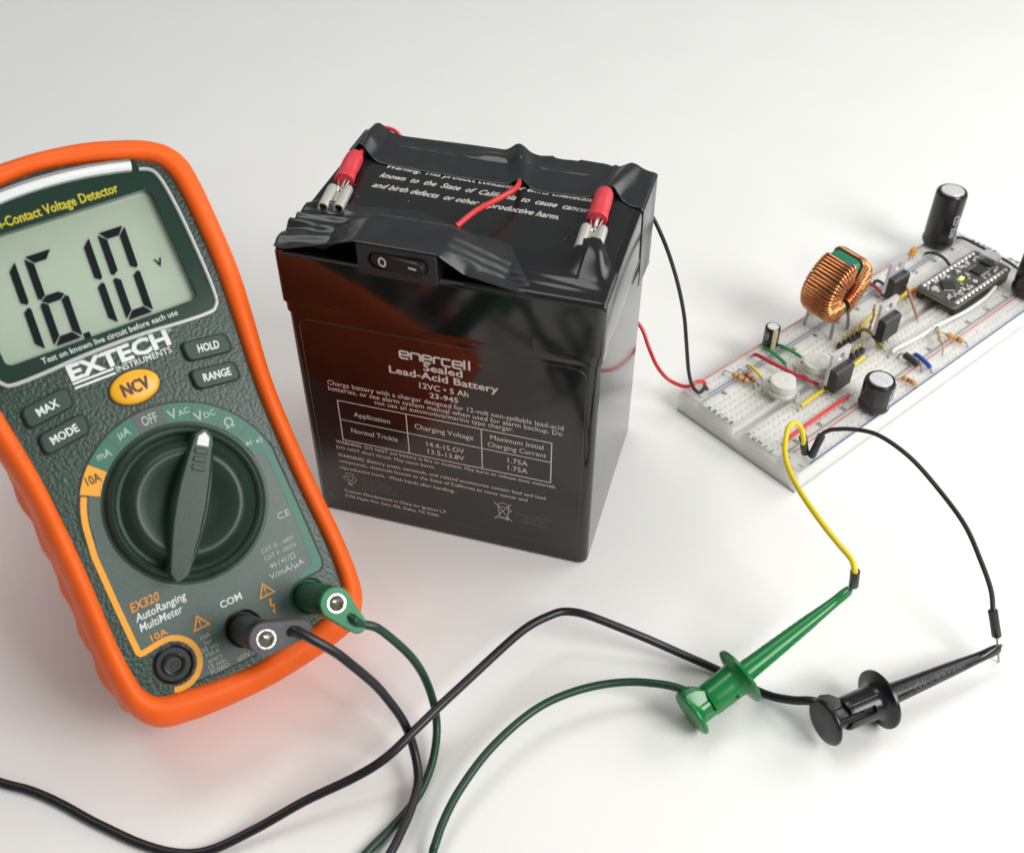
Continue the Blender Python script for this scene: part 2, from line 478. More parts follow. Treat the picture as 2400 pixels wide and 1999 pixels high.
prof = [(-0.06, -3, 0), (0.0, 0.2, 0), (0.03, 1.4, 0), (0.10, 2.3, 0), (0.22, 2.9, 0), (0.42, 3.1, 0), (0.62, 2.5, 0), (0.80, 1.1, 0), (0.92, -0.9, 0), (0.985, -3.2, 0), (1.0, -6, 0),
        (1.0, -9, 0.1), (1.0, -11, 0.55), (1.0, -15, 0.7), (1.0, -21, 0.7), (1.0, -25, 0.5), (1.0, -27, 0.1), (0.97, -29.5, 0), (0.86, -32.5, 0), (0.55, -34.6, 0), (-0.4, -35.6, 0)]
bt = MB().loft([boot_ring(*p) for p in prof], cap0=False, cap1=True)
flatten = 1.0
while True:                                   # thin the back until the bottom edge just rests on the table
    vv = [(x, y, z) if z > -20 else (x, y, -20 + (z + 20) * flatten) for x, y, z in bt.v]
    if min((Rm @ Vector(q)).z for q in vv) + MT.z >= 0.02: break
    flatten -= 0.01
bt.v = vv
bt.build('holster', 'orange', met, smooth=60)

def by_angle(o_, c, n):
    """resample a star-shaped outline at n equal angles"""
    r = []
    for k in range(n):
        a = 2 * math.pi * k / n; d = Vector((math.cos(a), math.sin(a)))
        best = 0
        for i in range(len(o_)):
            p, q = Vector(o_[i]) - Vector(c), Vector(o_[(i + 1) % len(o_)]) - Vector(c)
            e = q - p; den = d.x * e.y - d.y * e.x
            if abs(den) < 1e-9: continue
            t = (p.x * e.y - p.y * e.x) / den; u = (p.x * d.y - p.y * d.x) / den
            if t > 0 and -1e-6 <= u <= 1 + 1e-6: best = max(best, t)
        r.append((c[0] + d.x * best, c[1] + d.y * best))
    return r

# face plate with the printed lower panel
case = MB()
cl = [(x * 1.012, y * 1.006 if y > 0 else y * 1.012) for x, y in INN]
NA = 240
hole = rrect(-24.9, 47.4, 24.3, 77.7, 1.6, 8)
C1, C2 = by_angle(cl, (0, 62), NA), by_angle([(x * 1.005, 62 + (y - 62) * 1.01) for x, y in hole], (0, 62), NA)
case.loft([[(x, y, -8) for x, y in cl], [(x, y, 0) for x, y in cl]], True, False)
case.loft([[(x, y, 0) for x, y in C1], [(x, y, 0) for x, y in C2], [(x, y, -6) for x, y in C2]], False, False)
case.build('case', 'case', met, smooth=30)

def face(z): return lambda x, y: (x, y, z)
DC = (0.3, 0.0)                                            # dial centre
# lower panel outline: left beside the amber line, right side straight, bottom following the plate
RO, RI = 25.7, 20.9
def bottom_y(x): return -42.3 + 0.0040 * x * x * 0.9
lp = [(DC[0] + 23.6 * math.cos(math.radians(a)), DC[1] + 23.6 * math.sin(math.radians(a))) for a in range(150, 178, 3)]
lp += [(-25.2, -6), (-25.5, -29.4), (-18.6, -29.2)]
lp += arc(-18.9, -35.7, 6.7, 80, -70, 14)
lp += [(-15.0, -42.0), (-8, -42.9), (0, -43.2), (8, -42.6), (15, -41.2), (19, -39.6), (17.0, -33), (18.2, -30.7), (24.2, -30.7), (25.4, -29.8), (25.8, -28.4), (25.9, -12), (25.7, -3), (25.3, 3.5)]
lp += [(DC[0] + 24.6 * math.cos(math.radians(a)), DC[1] + 24.6 * math.sin(math.radians(a))) for a in range(10, 150, 5)]
MB().add([(x, y, 0.12) for x, y in lp], [list(range(len(lp)))]).build('lower_panel', 'lower_panel', met, smooth=0)
# teal border printed along its right side
tb = [(25.75, 5.0), (25.9, -12), (25.8, -28.4), (25.3, -29.9), (24.1, -30.6), (18.6, -30.6), (18.2, -29.2), (22.4, -28.6), (23.4, -27.6), (23.9, -14), (23.7, 0), (23.2, 5.0)]
MB().add([(x, y, 0.2) for x, y in tb], [list(range(len(tb)))]).build('panel_border', 'teal', met, smooth=0)
gr = MB()
stroke(gr, [(26.1, 6), (26.2, -12), (26.1, -28.6), (25.5, -30.3), (24.2, -31.0), (19.2, -31.0)], 0.5, face(0.24))
stroke(gr, [(x, bottom_y(x) - 0.7 - 0.25 * 1) for x in range(-18, 20, 2)], 0.45, face(0.16))
stroke(gr, arc(DC[0], DC[1], RO + 0.25, 8, 178, 50), 0.4, face(0.16))
gr.build('panel_seam', 'groove', met, smooth=0)

# printed scale around the dial
def ring_seg(a0, a1, r0, r1, z, n=10):
    m_ = MB()
    o_ = arc(DC[0], DC[1], r1, a0, a1, n) + arc(DC[0], DC[1], r0, a1, a0, n)
    m_.add([(x, y, z) for x, y in o_], [(i, i + 1, 2 * n - i, 2 * n + 1 - i) for i in range(n)])
    return m_
scale = MB().lathe([(RI, 0.1), (RO, 0.1), (RO, 0.34), (RI, 0.34)], 72, lambda x, y, z: (x + DC[0], y + DC[1], z), False, False)
ang = [151, 133.5, 116.3, 98.8, 81, 63.2, 45.8, 28.2, 10.5]
cols = ['yellow_print', 'teal', 'teal', 'off_grey', 'teal', 'teal', 'teal', 'teal']
for i, c in enumerate(cols):
    ring_seg(ang[i], ang[i + 1] + 0.35, RI, RO, 0.36).build('scale_segment', c, met, smooth=0)
for a in ang[2:8]:
    m_ = MB(); stroke(m_, [(DC[0] + r * math.cos(math.radians(a)), DC[1] + r * math.sin(math.radians(a))) for r in (RI, RO)], 0.28, face(0.41))
    m_.build('scale_divider', 'off_grey', met, smooth=0)
# amber line from the 10A position down to the 10A jack
al = MB()
ln = arc(DC[0], DC[1], 24.7, 152, 172, 10) + [(-25.1, -3), (-25.3, -16), (-25.3, -28.9), (-24.9, -29.6), (-24.1, -29.7), (-20, -29.2)] + arc(-18.9, -35.6, 6.45, 84, -112, 24)
stroke(al, ln, 1.5, face(0.3))
al.build('amber_line', 'yellow_print', met, smooth=0)

# lettering on the face
tx = MB()
def ftext(group, body, x, y, h, wd=None, al_='l', z=0.3, ang_=0, shear=0, bold=0.0, m_='white_text'):
    b = MB(); text(b, body, x, y, h, wd, al_, ang_, shear, bold, face(z))
    return b.build(group, m_, met, smooth=0)
ftext('brand_lettering', 'EXTECH', -12.8, 38.95, 3.75, 25.9, bold=0.04)
ftext('brand_lettering', 'INSTRUMENTS', -2.0, 36.9, 1.5, 14.4, bold=0.012)
ftext('brand_lettering', '\u00ae', 13.2, 42.0, 1.3)
b = MB()
for yy in (38.15, 37.0): b.add([(-12.85, yy - 0.28, 0.3), (-2.5, yy - 0.28, 0.3), (-2.4, yy + 0.28, 0.3), (-12.8, yy + 0.28, 0.3)], [(0, 1, 2, 3)])
b.build('brand_bar', 'white_text', met, smooth=0)
def rad_text(body, a, r, h, wd=None, m_='scale_text', z=0.46, bold=0.016, sub=None, tilt=0):
    cx, cy = DC[0] + r * math.cos(math.radians(a)), DC[1] + r * math.sin(math.radians(a))
    t = tilt
    b = MB(); text(b, body, cx, cy, h, wd, 'c' if not sub else 'r', t, 0, bold, face(z))
    if sub: text(b, sub, cx + 0.15, cy, h * 0.62, None, 'l', t, 0, bold, face(z))
    return b.build('scale_lettering', m_, met, smooth=0)
rad_text('10A', 143, 22.7, 2.2, 3.6, 'brown_text', bold=0.015)
rad_text('mA', 126, 22.8, 1.9, 3.6)
rad_text('\u00b5A', 108, 22.6, 2.0, 3.2)
rad_text('OFF', 90, 22.0, 2.4, 4.0)
rad_text('V', 72, 22.1, 2.4, sub='AC')
rad_text('V', 55, 22.0, 2.4, sub='DC')
rad_text('\u03a9', 37, 22.4, 2.4)
b = MB()
cx, cy = DC[0] + 23.2 * math.cos(math.radians(20)), DC[1] + 23.2 * math.sin(math.radians(20)) - 0.2
def diode(b, cx, cy, k, z):
    b.add([(cx - 1.0 * k, cy - 0.8 * k, z), (cx + 0.4 * k, cy, z), (cx - 1.0 * k, cy + 0.8 * k, z)], [(0, 1, 2)])
    stroke(b, [(cx + 0.5 * k, cy - 0.9 * k), (cx + 0.5 * k, cy + 0.9 * k)], 0.28 * k, face(z))
    stroke(b, [(cx - 1.7 * k, cy), (cx + 1.4 * k, cy)], 0.22 * k, face(z))
def waves(b, cx, cy, k, z):
    stroke(b, arc(cx, cy, 0.35 * k, 0, 359, 10), 0.5 * k, face(z))
    for r in (0.9, 1.4, 1.9): stroke(b, arc(cx, cy, r * k, -50, 50, 8), 0.18 * k, face(z))
diode(b, cx - 1.2, cy, 0.8, 0.46); waves(b, cx + 0.9, cy - 0.4, 0.7, 0.46)
b.build('scale_lettering', 'grey_text', met, smooth=0)
ftext('model_lettering', 'EX320', -22.8, -19.4, 2.2, 7.3, shear=0.2, bold=0.02, m_='orange_text')
ftext('model_lettering', 'AutoRanging', -22.7, -22.1, 2.0, 13.1, shear=0.2, bold=0.012)
ftext('model_lettering', 'MultiMeter', -22.7, -24.8, 2.0, 11.0, shear=0.2, bold=0.012)
ftext('jack_lettering', '10A', -21.3, -28.1, 1.6, 4.3, bold=0.02, m_='orange_text')
ftext('jack_lettering', 'COM', 0.1, -28.4, 1.75, 5.8, 'c', bold=0.022)
for i, s_ in enumerate(['10A', 'for', '30 sec.', 'MAX', 'every', '15 min.', 'FUSED']):
    ftext('jack_lettering', s_, -9.2, -33.5 - i * 1.53, 1.2, None, 'c', m_='grey_text')
ftext('jack_lettering', '600V MAX', -4.4, -45.0 + 2.2, 1.4, 7.6, m_='grey_text')
ftext('rating_lettering', 'CE', 19.7, -13.9, 1.7, 3.5, m_='grey_text')
ftext('rating_lettering', 'CAT III - 600V', 12.2, -20.1, 1.15, 9.4, m_='grey_text')
ftext('rating_lettering', 'CAT II -1000V', 12.2, -22.2, 1.15, 9.2, m_='grey_text')
b = MB(); diode(b, 13.8, -24.1, 0.75, 0.3); waves(b, 16.3, -24.1, 0.6, 0.3)
text(b, '/', 15.0, -24.9, 1.6, f=face(0.3)); text(b, '/', 17.7, -24.9, 1.6, f=face(0.3)); text(b, '\u03a9', 18.5, -24.9, 1.5, f=face(0.3))
b.build('rating_lettering', 'grey_text', met, smooth=0)
ftext('rating_lettering', 'V/mA/\u00b5A', 11.5, -27.3, 1.5, 9.9, bold=0.008, m_='grey_text')
def triangle(x, y):
    b = MB(); stroke(b, [(x - 2.0, y - 1.1), (x + 2.0, y - 1.1), (x, y + 2.1)], 0.4, face(0.3), True)
    b.add([(x - 0.28, y + 1.0, 0.3), (x - 0.12, y - 0.1, 0.3), (x + 0.12, y - 0.1, 0.3), (x + 0.28, y + 1.0, 0.3)], [(0, 1, 2, 3)])
    stroke(b, arc(x, y - 0.5, 0.16, 0, 359, 8), 0.2, face(0.3))
    b.build('warning_triangle', 'orange_text', met, smooth=0)
triangle(-9.1, -29.4); triangle(9.1, -29.4)
b = MB(); b.add([(x, y, 0.3) for x, y in [(9.0, -31.7), (9.7, -31.7), (9.1, -33.3), (10.0, -33.3), (9.2, -35.0), (9.6, -34.9), (8.9, -36.0), (8.6, -34.7), (8.9, -34.8), (9.3, -33.7), (8.5, -33.7)]], [list(range(11))])
b.build('warning_bolt', 'orange_text', met, smooth=0)

# display window: dark panel with an opening, recessed LCD, clear cover
def arch(x, top): return top - 3.3 * (abs(x) / 27.0) ** 2
wo = [(x, arch(x, 88.4)) for x in (-23.4, -18, -12, -6, 0, 6, 12, 18, 23.4)] + [(23.6, 82.9), (25.9, 82.1), (27.3, 80.4), (28.2, 76), (28.8, 67), (28.9, 54), (28.5, 46.2), (27.6, 44.0), (25.5, 42.9)] \
   + [(18, 43.0), (9, 43.6), (0, 43.8), (-9, 43.6), (-18, 43.0), (-25.5, 42.9), (-27.6, 44.0), (-28.5, 46.2), (-28.9, 54), (-28.8, 67), (-28.2, 76), (-27.3, 80.4), (-25.9, 82.1), (-23.6, 82.9)]
W1, H1 = by_angle(wo, (0, 62), NA), by_angle(hole, (0, 62), NA)
pn = MB()
pn.loft([[(x, y, -0.5) for x, y in W1], [(x, y, 0.7) for x, y in W1], [(x, y, 0.7) for x, y in H1], [(x, y, -2.5) for x, y in H1]], False, False)
scr = pn.build('display_panel', 'window_panel', met, smooth=30, wn=True)
lcd = MB().add([(-25.6, 46.8, -2.38), (25, 46.8, -2.38), (25, 78.3, -2.38), (-25.6, 78.3, -2.38)], [(0, 1, 2, 3)]).build('screen', 'lcd', met, smooth=0)
SL, TH, GAP = 0.088, 2.05, 0.22
def seg7(x0, y0, wd, ht, name_segs):
    h2 = ht / 2
    t = TH
    def P(x, y): return (x0 + x + SL * y, y0 + y)
    shapes = {
        'a': [(GAP * 2, ht), (wd - GAP * 2, ht), (wd - t, ht - t), (t, ht - t)],
        'd': [(t, t), (wd - t, t), (wd - GAP * 2, 0), (GAP * 2, 0)],
        'g': [(0.7, h2), (t, h2 + t / 2), (wd - t, h2 + t / 2), (wd - 0.7, h2), (wd - t, h2 - t / 2), (t, h2 - t / 2)],
        'f': [(0, ht - GAP * 2), (t - GAP, ht - t - GAP), (t - GAP, h2 + t / 2 + GAP), (0.55, h2 + 0.35), (0, h2 + 0.9)],
        'e': [(0, GAP * 2), (t - GAP, t + GAP), (t - GAP, h2 - t / 2 - GAP), (0.55, h2 - 0.35), (0, h2 - 0.9)],
        'b': [(wd, ht - GAP * 2), (wd - t + GAP, ht - t - GAP), (wd - t + GAP, h2 + t / 2 + GAP), (wd - 0.55, h2 + 0.35), (wd, h2 + 0.9)],
        'c': [(wd, GAP * 2), (wd - t + GAP, t + GAP), (wd - t + GAP, h2 - t / 2 - GAP), (wd - 0.55, h2 - 0.35), (wd, h2 - 0.9)]}
    for s_ in name_segs:
        pts = [P(*q) for q in shapes[s_]]
        MB().prism(pts, -2.0, -1.92).build('digit_segment', 'ink', lcd, smooth=0)
seg7(-22.0, 48.4, 7.0, 22.9, 'bc')
seg7(-12.7, 48.4, 7.0, 22.9, 'afgedc')
seg7(-3.5, 48.4, 7.0, 22.9, 'bc')
seg7(5.8, 48.4, 7.0, 22.9, 'abcdef')
MB().prism([(-5.4, 47.7), (-3.9, 47.7), (-3.75, 49.1), (-5.25, 49.1)], -2.0, -1.92).build('decimal_point', 'ink', lcd, smooth=0)
b = MB(); text(b, 'V', 18.1, 58.6, 2.0, bold=0.02, f=plane(-1.95)); b.build('unit_mark', 'ink', lcd, smooth=0)
b = MB(); text(b, 'Non-Contact Voltage Detector', -17.0, 79.0, 2.35, 33.6, bold=0.016, f=plane(0.76)); b.build('window_lettering', 'yellow_text', scr, smooth=0)
b = MB(); text(b, 'Test on known live circuit before each use', -17.2, 45.15, 1.45, 34.8, bold=0.008, f=plane(0.76)); b.build('window_lettering', 'white_text', scr, smooth=0)
# clear cover with polished rim and a top strip whose glint is painted in two tones
W2 = [(x * 0.985, 62 + (y - 62) * 0.985) for x, y in W1]
cov = MB().add([(x, y, 1.5) for x, y in W2], [list(range(NA))]).build('window_cover', 'clear', met, smooth=0)
low = [q for q in wo]
rim = [(x, y, 0.9) for x, y in wo[9:-1]] 
MB().tube(spline([(x * 0.992, y, z) for x, y, z in rim], 4), 0.55, 8).build('cover_rim', 'clear_edge', cov, smooth=60)
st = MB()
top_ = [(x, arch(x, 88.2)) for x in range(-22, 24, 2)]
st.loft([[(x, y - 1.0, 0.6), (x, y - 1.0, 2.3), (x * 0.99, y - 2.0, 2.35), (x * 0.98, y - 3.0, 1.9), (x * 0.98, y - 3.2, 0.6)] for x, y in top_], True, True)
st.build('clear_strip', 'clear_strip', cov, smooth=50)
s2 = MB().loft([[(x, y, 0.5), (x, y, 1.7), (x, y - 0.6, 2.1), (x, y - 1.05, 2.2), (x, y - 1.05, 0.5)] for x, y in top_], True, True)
s2.build('clear_strip', 'clear_painted_dark', cov, smooth=50)

# keys
def key(x, y, wd, ht, label, tw, slant):
    o_ = rrect(-wd / 2, -ht / 2, wd / 2, ht / 2, 1.5, 4)
    o_ = [(x + px, y + py + slant * px) for px, py in o_]
    sc_ = lambda k: [(x + (px - x) * k, y + (py - y) * (k - 0.02 * (k < 1))) for px, py in o_]
    w_ = MB(); w_.prism(sc_(1.085), 0.02, 0.14); w_.build('key_recess', 'groove', met, smooth=0)
    kb = MB().loft([[(px, py, 0.0) for px, py in o_], [(px, py, 1.0) for px, py in o_], [(px, py, 1.45) for px, py in sc_(0.965)], [(px, py, 1.7) for px, py in sc_(0.88)]])
    k_ = kb.build('key', 'key', met, smooth=50, wn=True)
    b = MB(); text(b, label, x + 0.2, y - 0.95, 1.95, tw, 'c', math.degrees(math.atan(slant)), 0, 0.025, plane(1.76)); b.build('key_lettering', 'white_text', k_, smooth=0)
key(20.8, 34.8, 11.8, 5.2, 'HOLD', 5.6, -0.13)
key(19.9, 27.3, 11.8, 5.2, 'RANGE', 7.2, -0.13)
key(-20.6, 34.9, 11.8, 5.2, 'MAX', 5.3, 0.13)
key(-19.6, 27.5, 11.8, 5.2, 'MODE', 6.9, 0.13)
nv = MB()
el = lambda rx, ry, z: [(0.3 + rx * math.cos(2 * math.pi * k / 40), 32.0 + ry * math.sin(2 * math.pi * k / 40), z) for k in range(40)]
MB().loft([el(6.75, 4.6, 0.02), el(6.75, 4.6, 0.12)]).build('key_recess', 'groove', met, smooth=0)
k_ = nv.loft([el(6.3, 4.15, 0), el(6.3, 4.15, 0.8), el(6.05, 3.95, 1.25), el(5.4, 3.4, 1.5), el(3, 2, 1.62)]).build('ncv_key', 'ncv', met, smooth=60)
b = MB(); text(b, 'NCV', 0.4, 30.5, 3.1, 6.8, 'c', 0, 0, 0.045, plane(1.70)); b.build('key_lettering', 'brown_text', k_, smooth=0)

# rotary dial
D = lambda x, y, z: (x + DC[0], y + DC[1], z)
dl = MB().lathe([(20.8, 0.05), (20.6, 0.3), (20.0, 0.3), (19.7, 0.5), (19.4, 1.6), (18.9, 2.3), (18.2, 2.55), (17.6, 2.2), (17.2, 1.3), (16.4, 1.0), (15.5, 1.5), (14.5, 3.2), (13.7, 4.3), (12.9, 4.7), (12.0, 4.5), (10.2, 3.7), (8, 2.7), (5, 1.5), (0, 1.0)], 96, D, True, True).build('dial', 'knob', met, smooth=40)
# handle bar across the dial, pointing at VDC
pa = math.radians(56.5)
ux, uy = math.cos(pa), math.sin(pa)
def bar(t, s_, z): return (DC[0] + ux * t + uy * s_, DC[1] + uy * t - ux * s_, z)
def bar_ring(k, z, L0=-19.6, L1=18.6):
    L, R = [], []
    for i in range(25):
        u = i / 24; t = L0 + (L1 - L0) * u
        e = min(1, math.sqrt(max(0, 1 - ((abs(2 * u - 1) - 0.86) / 0.14) ** 2))) if abs(2 * u - 1) > 0.86 else 1
        wl = (2.3 + 1.9 * math.sin(math.pi * u) ** 1.3) * k * (0.25 + 0.75 * e)
        wr = (2.3 + 2.3 * math.sin(math.pi * min(1, u * 1.0)) ** 1.1) * k * (0.25 + 0.75 * e)
        tt = t * (0.97 + 0.03 * k)
        L.append(bar(tt, -wl, z)); R.append(bar(tt, wr, z))
    return L + R[::-1]
hb = MB().loft([bar_ring(1.12, 0.8), bar_ring(1.04, 4.5), bar_ring(1.0, 7.2), bar_ring(0.93, 8.0), bar_ring(0.8, 8.3)])
hd = hb.build('dial_handle', 'knob', met, smooth=45, wn=True)
def barpoly(pts, z0, z1): 
    m_ = MB(); n_ = len(pts)
    return m_.loft([[bar(t, s_, z0) for t, s_ in pts], [bar(t, s_, z1) for t, s_ in pts]])
barpoly([(17.9, 0), (16.6, 1.35), (14.3, 1.5), (14.3, -1.5), (16.6, -1.35)], 8.2, 8.75).build('pointer_mark', 'white_plastic', hd, smooth=0, bevel=0.12)
for t0 in (12.3, 10.2, 8.1):
    barpoly([(t0 + 1.35, -1.6), (t0 + 1.35, 1.6), (t0, 1.6), (t0, -1.6)], 8.25, 8.7).build('grip_rib', 'knob', hd, smooth=0, bevel=0.2)
b = MB()
b.tube([bar(14.5, 2.45, 8.15), bar(8, 3.1, 8.2), bar(0, 3.5, 8.2), bar(-8, 3.2, 8.2), bar(-15, 2.2, 8.1)], 0.22, 6)
b.build('handle_seam', 'groove', hd, smooth=0)

# sockets
def jack(x, y, wall):
    f = lambda px, py, z: (px + x, py + y, z)
    MB().lathe([(5.0, 0.1), (5.0, 0.5), (4.6, 0.8), (4.3, 0.5), (4.2, 0.22)], 40, f, False, True).build('jack', wall, met, smooth=40)
    j = MB().lathe([(2.9, 0.25), (2.9, 0.9), (2.5, 1.1), (1.9, 0.9), (1.8, 0.27)], 32, f, False, True).build('jack_insulator', 'jack_black', met, smooth=40)
    MB().lathe([(1.75, 0.3), (1.75, 0.6), (1.35, 0.6), (1.3, 0.3)], 24, f, False, False).build('jack_contact', 'jack_metal', met, smooth=40)
jack(-18.9, -35.7, 'jack_black')
jack(0.2, -35.6, 'jack_black')
jack(18.9, -35.7, 'plug_green')
# tilt stand swung out behind the case
bz = Vector((0, 58, -34.5))
foot = None
Rt = Rm.transposed()
wtop = Rm @ bz + Vector(met.location) / S
dirw = (Rm @ Vector((0, 0.10, -1))).normalized()
Lf = wtop.z / -dirw.z
fl = Rt @ (dirw * (Lf - 1.2))
def stand_pt(x, t, o_): 
    p = bz + fl * t + Vector((x, 0, 0))
    n_ = Vector((0, 1, 0)) * o_
    return p + n_
sm = MB()
sm.loft([[stand_pt(-18, t, -1), stand_pt(18, t, -1), stand_pt(18, t, 1), stand_pt(-18, t, 1)] for t in (0, 0.5, 1.0)])
sm.build('tilt_stand', 'orange', met, smooth=0)

# ------------------------------------------------------------------ test leads
def shift(mb, org):
    mb.v = [(x - org[0], y - org[1], z - org[2]) for x, y, z in mb.v]
    return mb
MO = Vector(met.location) / S
def mw(x, y, z): return tuple(Rm @ Vector((x, y, z)) + MO)

def plug(root, org, cx, cy, tail, body, facem):
    """stackable banana plug standing in a meter socket; tail = direction of the cable lobe"""
    f = lambda x, y, z: mw(x + cx, y + cy, z)
    p = shift(MB().lathe([(3.6, 1.0), (4.0, 1.4), (4.0, 12), (4.1, 19), (4.05, 25.6), (3.7, 26.4), (2.35, 26.4), (2.3, 22)], 40, f), org).build('plug', body, root, smooth=40)
    tv = Vector(tail).normalized(); L = Vector(tail).length
    nv_ = Vector((-tv.y, tv.x))
    ol = []
    for k in range(17):
        a = math.pi / 2 + math.pi * k / 16
        ol.append(tv * 4.05 * math.cos(a) + nv_ * 4.05 * math.sin(a))
    for k in range(13):
        a = -math.pi / 2 + math.pi * k / 12
        ol.append(tv * (L + 2.3 * math.cos(a)) + nv_ * 2.3 * math.sin(a))
    inner = [Vector((2.36 * math.cos(2 * math.pi * k / 30 + 0.1), 2.36 * math.sin(2 * math.pi * k / 30 + 0.1))) for k in range(30)]
    lob = MB().loft([[f(q.x, q.y, 19.5) for q in ol], [f(q.x, q.y, 26.2) for q in ol], [f(q.x * 0.96, q.y * 0.96, 26.8) for q in ol]], True, False)
    n0 = len(ol)
    ang_ = lambda q: math.atan2(q.y, q.x)
    rr_ = by_angle([(q.x * 0.96, q.y * 0.96) for q in ol], (0, 0), 60)
    ri_ = [(2.36 * math.cos(2 * math.pi * k / 60), 2.36 * math.sin(2 * math.pi * k / 60)) for k in range(60)]
    lob.loft([[f(x, y, 26.8) for x, y in rr_], [f(x, y, 26.85) for x, y in ri_], [f(x, y, 22) for x, y in ri_]], False, False)
    shift(lob, org).build('cable_lobe', facem, p, smooth=40)
    sk = MB().lathe([(2.33, 24), (2.33, 26.95), (2.0, 26.95), (1.95, 26.4), (1.88, 22.6), (0, 21.8)], 32, f, False, True)
    shift(sk, org).build('socket', 'steel', p, smooth=40)
    return [mw(cx + tail[0] * 0.62, cy + tail[1] * 0.62, 26.2), mw(cx + tail[0] * 0.8, cy + tail[1] * 0.8, 27.3)]

def frame(a, b, roll=0):
    """rotation whose z axis runs from a to b, its x axis as near to up as it can be"""
    z = (Vector(b) - Vector(a)).normalized()
    x = Vector((0, 0, 1)); x = (x - z * x.dot(z)).normalized()
    y = z.cross(x)
    m = Matrix((x, y, z)).transposed()
    return m @ Matrix.Rotation(roll, 3, 'Z')

def clip(root, org, a, b, mname, letters, hood, slot_dir):
    """plunger clip: local z runs from the plunger cap to the hook"""
    R = frame(a, b); A = Vector(a); T = (Vector(b) - A).length
    k = T / 57.0
    f = lambda x, y, z: tuple(R @ Vector((x, y, z * k)) + A)
    def slot(r, th, z, z0, z1, half, depth):
        d = (th - slot_dir + math.pi) % (2 * math.pi) - math.pi
        return r - depth if (abs(d) < half and z0 <= z <= z1) else r
    n = 72
    # barrel with its flange; open behind, slotted along one side
    zs = [5.4, 5.4, 5.6, 7.4, 9, 11, 12.6, 12.65, 14.2, 15.0, 15.6, 16.0, 16.5, 17.2, 17.5, 17.5]
    rs = [3.75, 4.3, 4.42, 4.46, 4.5, 4.56, 4.6, 4.6, 4.68, 4.85, 5.3, 6.3, 8.15, 8.2, 7.6, 3.0]
    rings = [[f(slot(r, 2 * math.pi * i / n, z, 5.0, 12.62, 0.22, max(0, r - 3.6)) * math.cos(2 * math.pi * i / n),
                slot(r, 2 * math.pi * i / n, z, 5.0, 12.62, 0.22, max(0, r - 3.6)) * math.sin(2 * math.pi * i / n), z) for i in range(n)] for z, r in zip(zs, rs)]
    rings = [[f(3.7 * math.cos(2 * math.pi * i / n), 3.7 * math.sin(2 * math.pi * i / n), 9.0) for i in range(n)]] + rings
    c_ = shift(MB().loft(rings), org).build('clip', mname, root, smooth=38)
    sm_ = MB()
    for an in (slot_dir - 0.75, slot_dir + math.pi - 0.75):
        sm_.tube([f(rr * math.cos(an), rr * math.sin(an), z) for rr, z in ((4.44, 5.7), (4.6, 12.6), (4.72, 14.6), (5.2, 15.5))], 0.10, 6)
    shift(sm_, org).build('mould_seam', mname, c_, smooth=0)
    # plunger: cap, stem, guide rail
    pl = MB().lathe([(0.0, -0.95), (5.4, -0.85), (6.2, -0.6), (6.55, -0.1), (6.5, 0.35), (6.0, 0.75), (4.4, 1.3), (3.6, 1.9), (3.35, 2.6), (3.35, 8.9)], 64, f, True, True)
    sx, sy = math.cos(slot_dir), math.sin(slot_dir)
    t_ = (-sy * 0.72, sx * 0.72)
    pl.loft([[f(sx * 2.8 + t_[0], sy * 2.8 + t_[1], z), f(sx * 4.3 + t_[0], sy * 4.3 + t_[1], z), f(sx * 4.3 - t_[0], sy * 4.3 - t_[1], z), f(sx * 2.8 - t_[0], sy * 2.8 - t_[1], z)] for z in (0.6, 9.6)])
    p_ = shift(pl, org).build('plunger', mname, c_, smooth=40, bevel=0.08)
    # cable hood at the back of the plunger
    hx, hy = math.cos(hood), math.sin(hood)
    hn = (-hy, hx)
    hd_ = MB().loft([[f(hx * d0 + hn[0] * s_, hy * d0 + hn[1] * s_, z) for d0, s_ in ((1.5, -3.1), (dd, -wd), (dd, wd), (1.5, 3.1))] for z, dd, wd in ((0.3, 6.2, 2.6), (1.2, 6.5, 2.5), (3.6, 5.9, 2.3), (6.6, 3.3, 2.0))])
    shift(hd_, org).build('cable_hood', mname, c_, smooth=30, bevel=0.25)
    # tapering nose, flattened, with the hook lip at its end
    zs = [17.0, 18, 22, 28, 34, 40, 45, 49, 51.5, 53, 54.5, 56, 56.8, 57]
    rx = [3.05, 3.0, 2.85, 2.6, 2.34, 2.06, 1.8, 1.56, 1.46, 1.42, 1.4, 1.3, 1.05, 0.5]
    up = [0, 0, 0, 0, 0, 0, 0, 0, 0.2, 0.75, 1.1, 1.15, 0.95, 0.2]
    no = []
    for z, r, u in zip(zs, rx, up):
        ring = []
        for i in range(40):
            t = 2 * math.pi * i / 40
            x_ = r * math.cos(t) * 0.95; y_ = r * math.sin(t)
            if math.cos(t) > 0.2: x_ += u * (math.cos(t) - 0.2) / 0.8
            ring.append(f(x_, y_, z))
        no.append(ring)
    n_ = shift(MB().loft(no), org).build('nose', mname, c_, smooth=40)
    # raised ribs and lettering along the nose
    lt = MB()
    for sd in letters:
        def place(X, Y, sd=sd):
            r = 3.0 - 0.0405 * (X - 18) + 0.05
            th = sd - Y / r
            return f(r * math.cos(th) * 0.95, r * math.sin(th), X)
        text(lt, 'MINIGRABBER\u00ae', 19.5, -1.05, 2.3, 24.0, bold=0.0, f=place)
    shift(lt, org).build('moulded_lettering', mname + '_relief' if mname + '_relief' in M else mname, n_, smooth=0)
    hk = MB().tube([f(0.2, 0, 55.5), f(0.4, 0, 57.4), f(1.4, 0, 57.9), f(1.9, 0, 57.0)], 0.28, 8)
    shift(hk, org).build('hook', 'steel', c_, smooth=60)
    return R, A, k
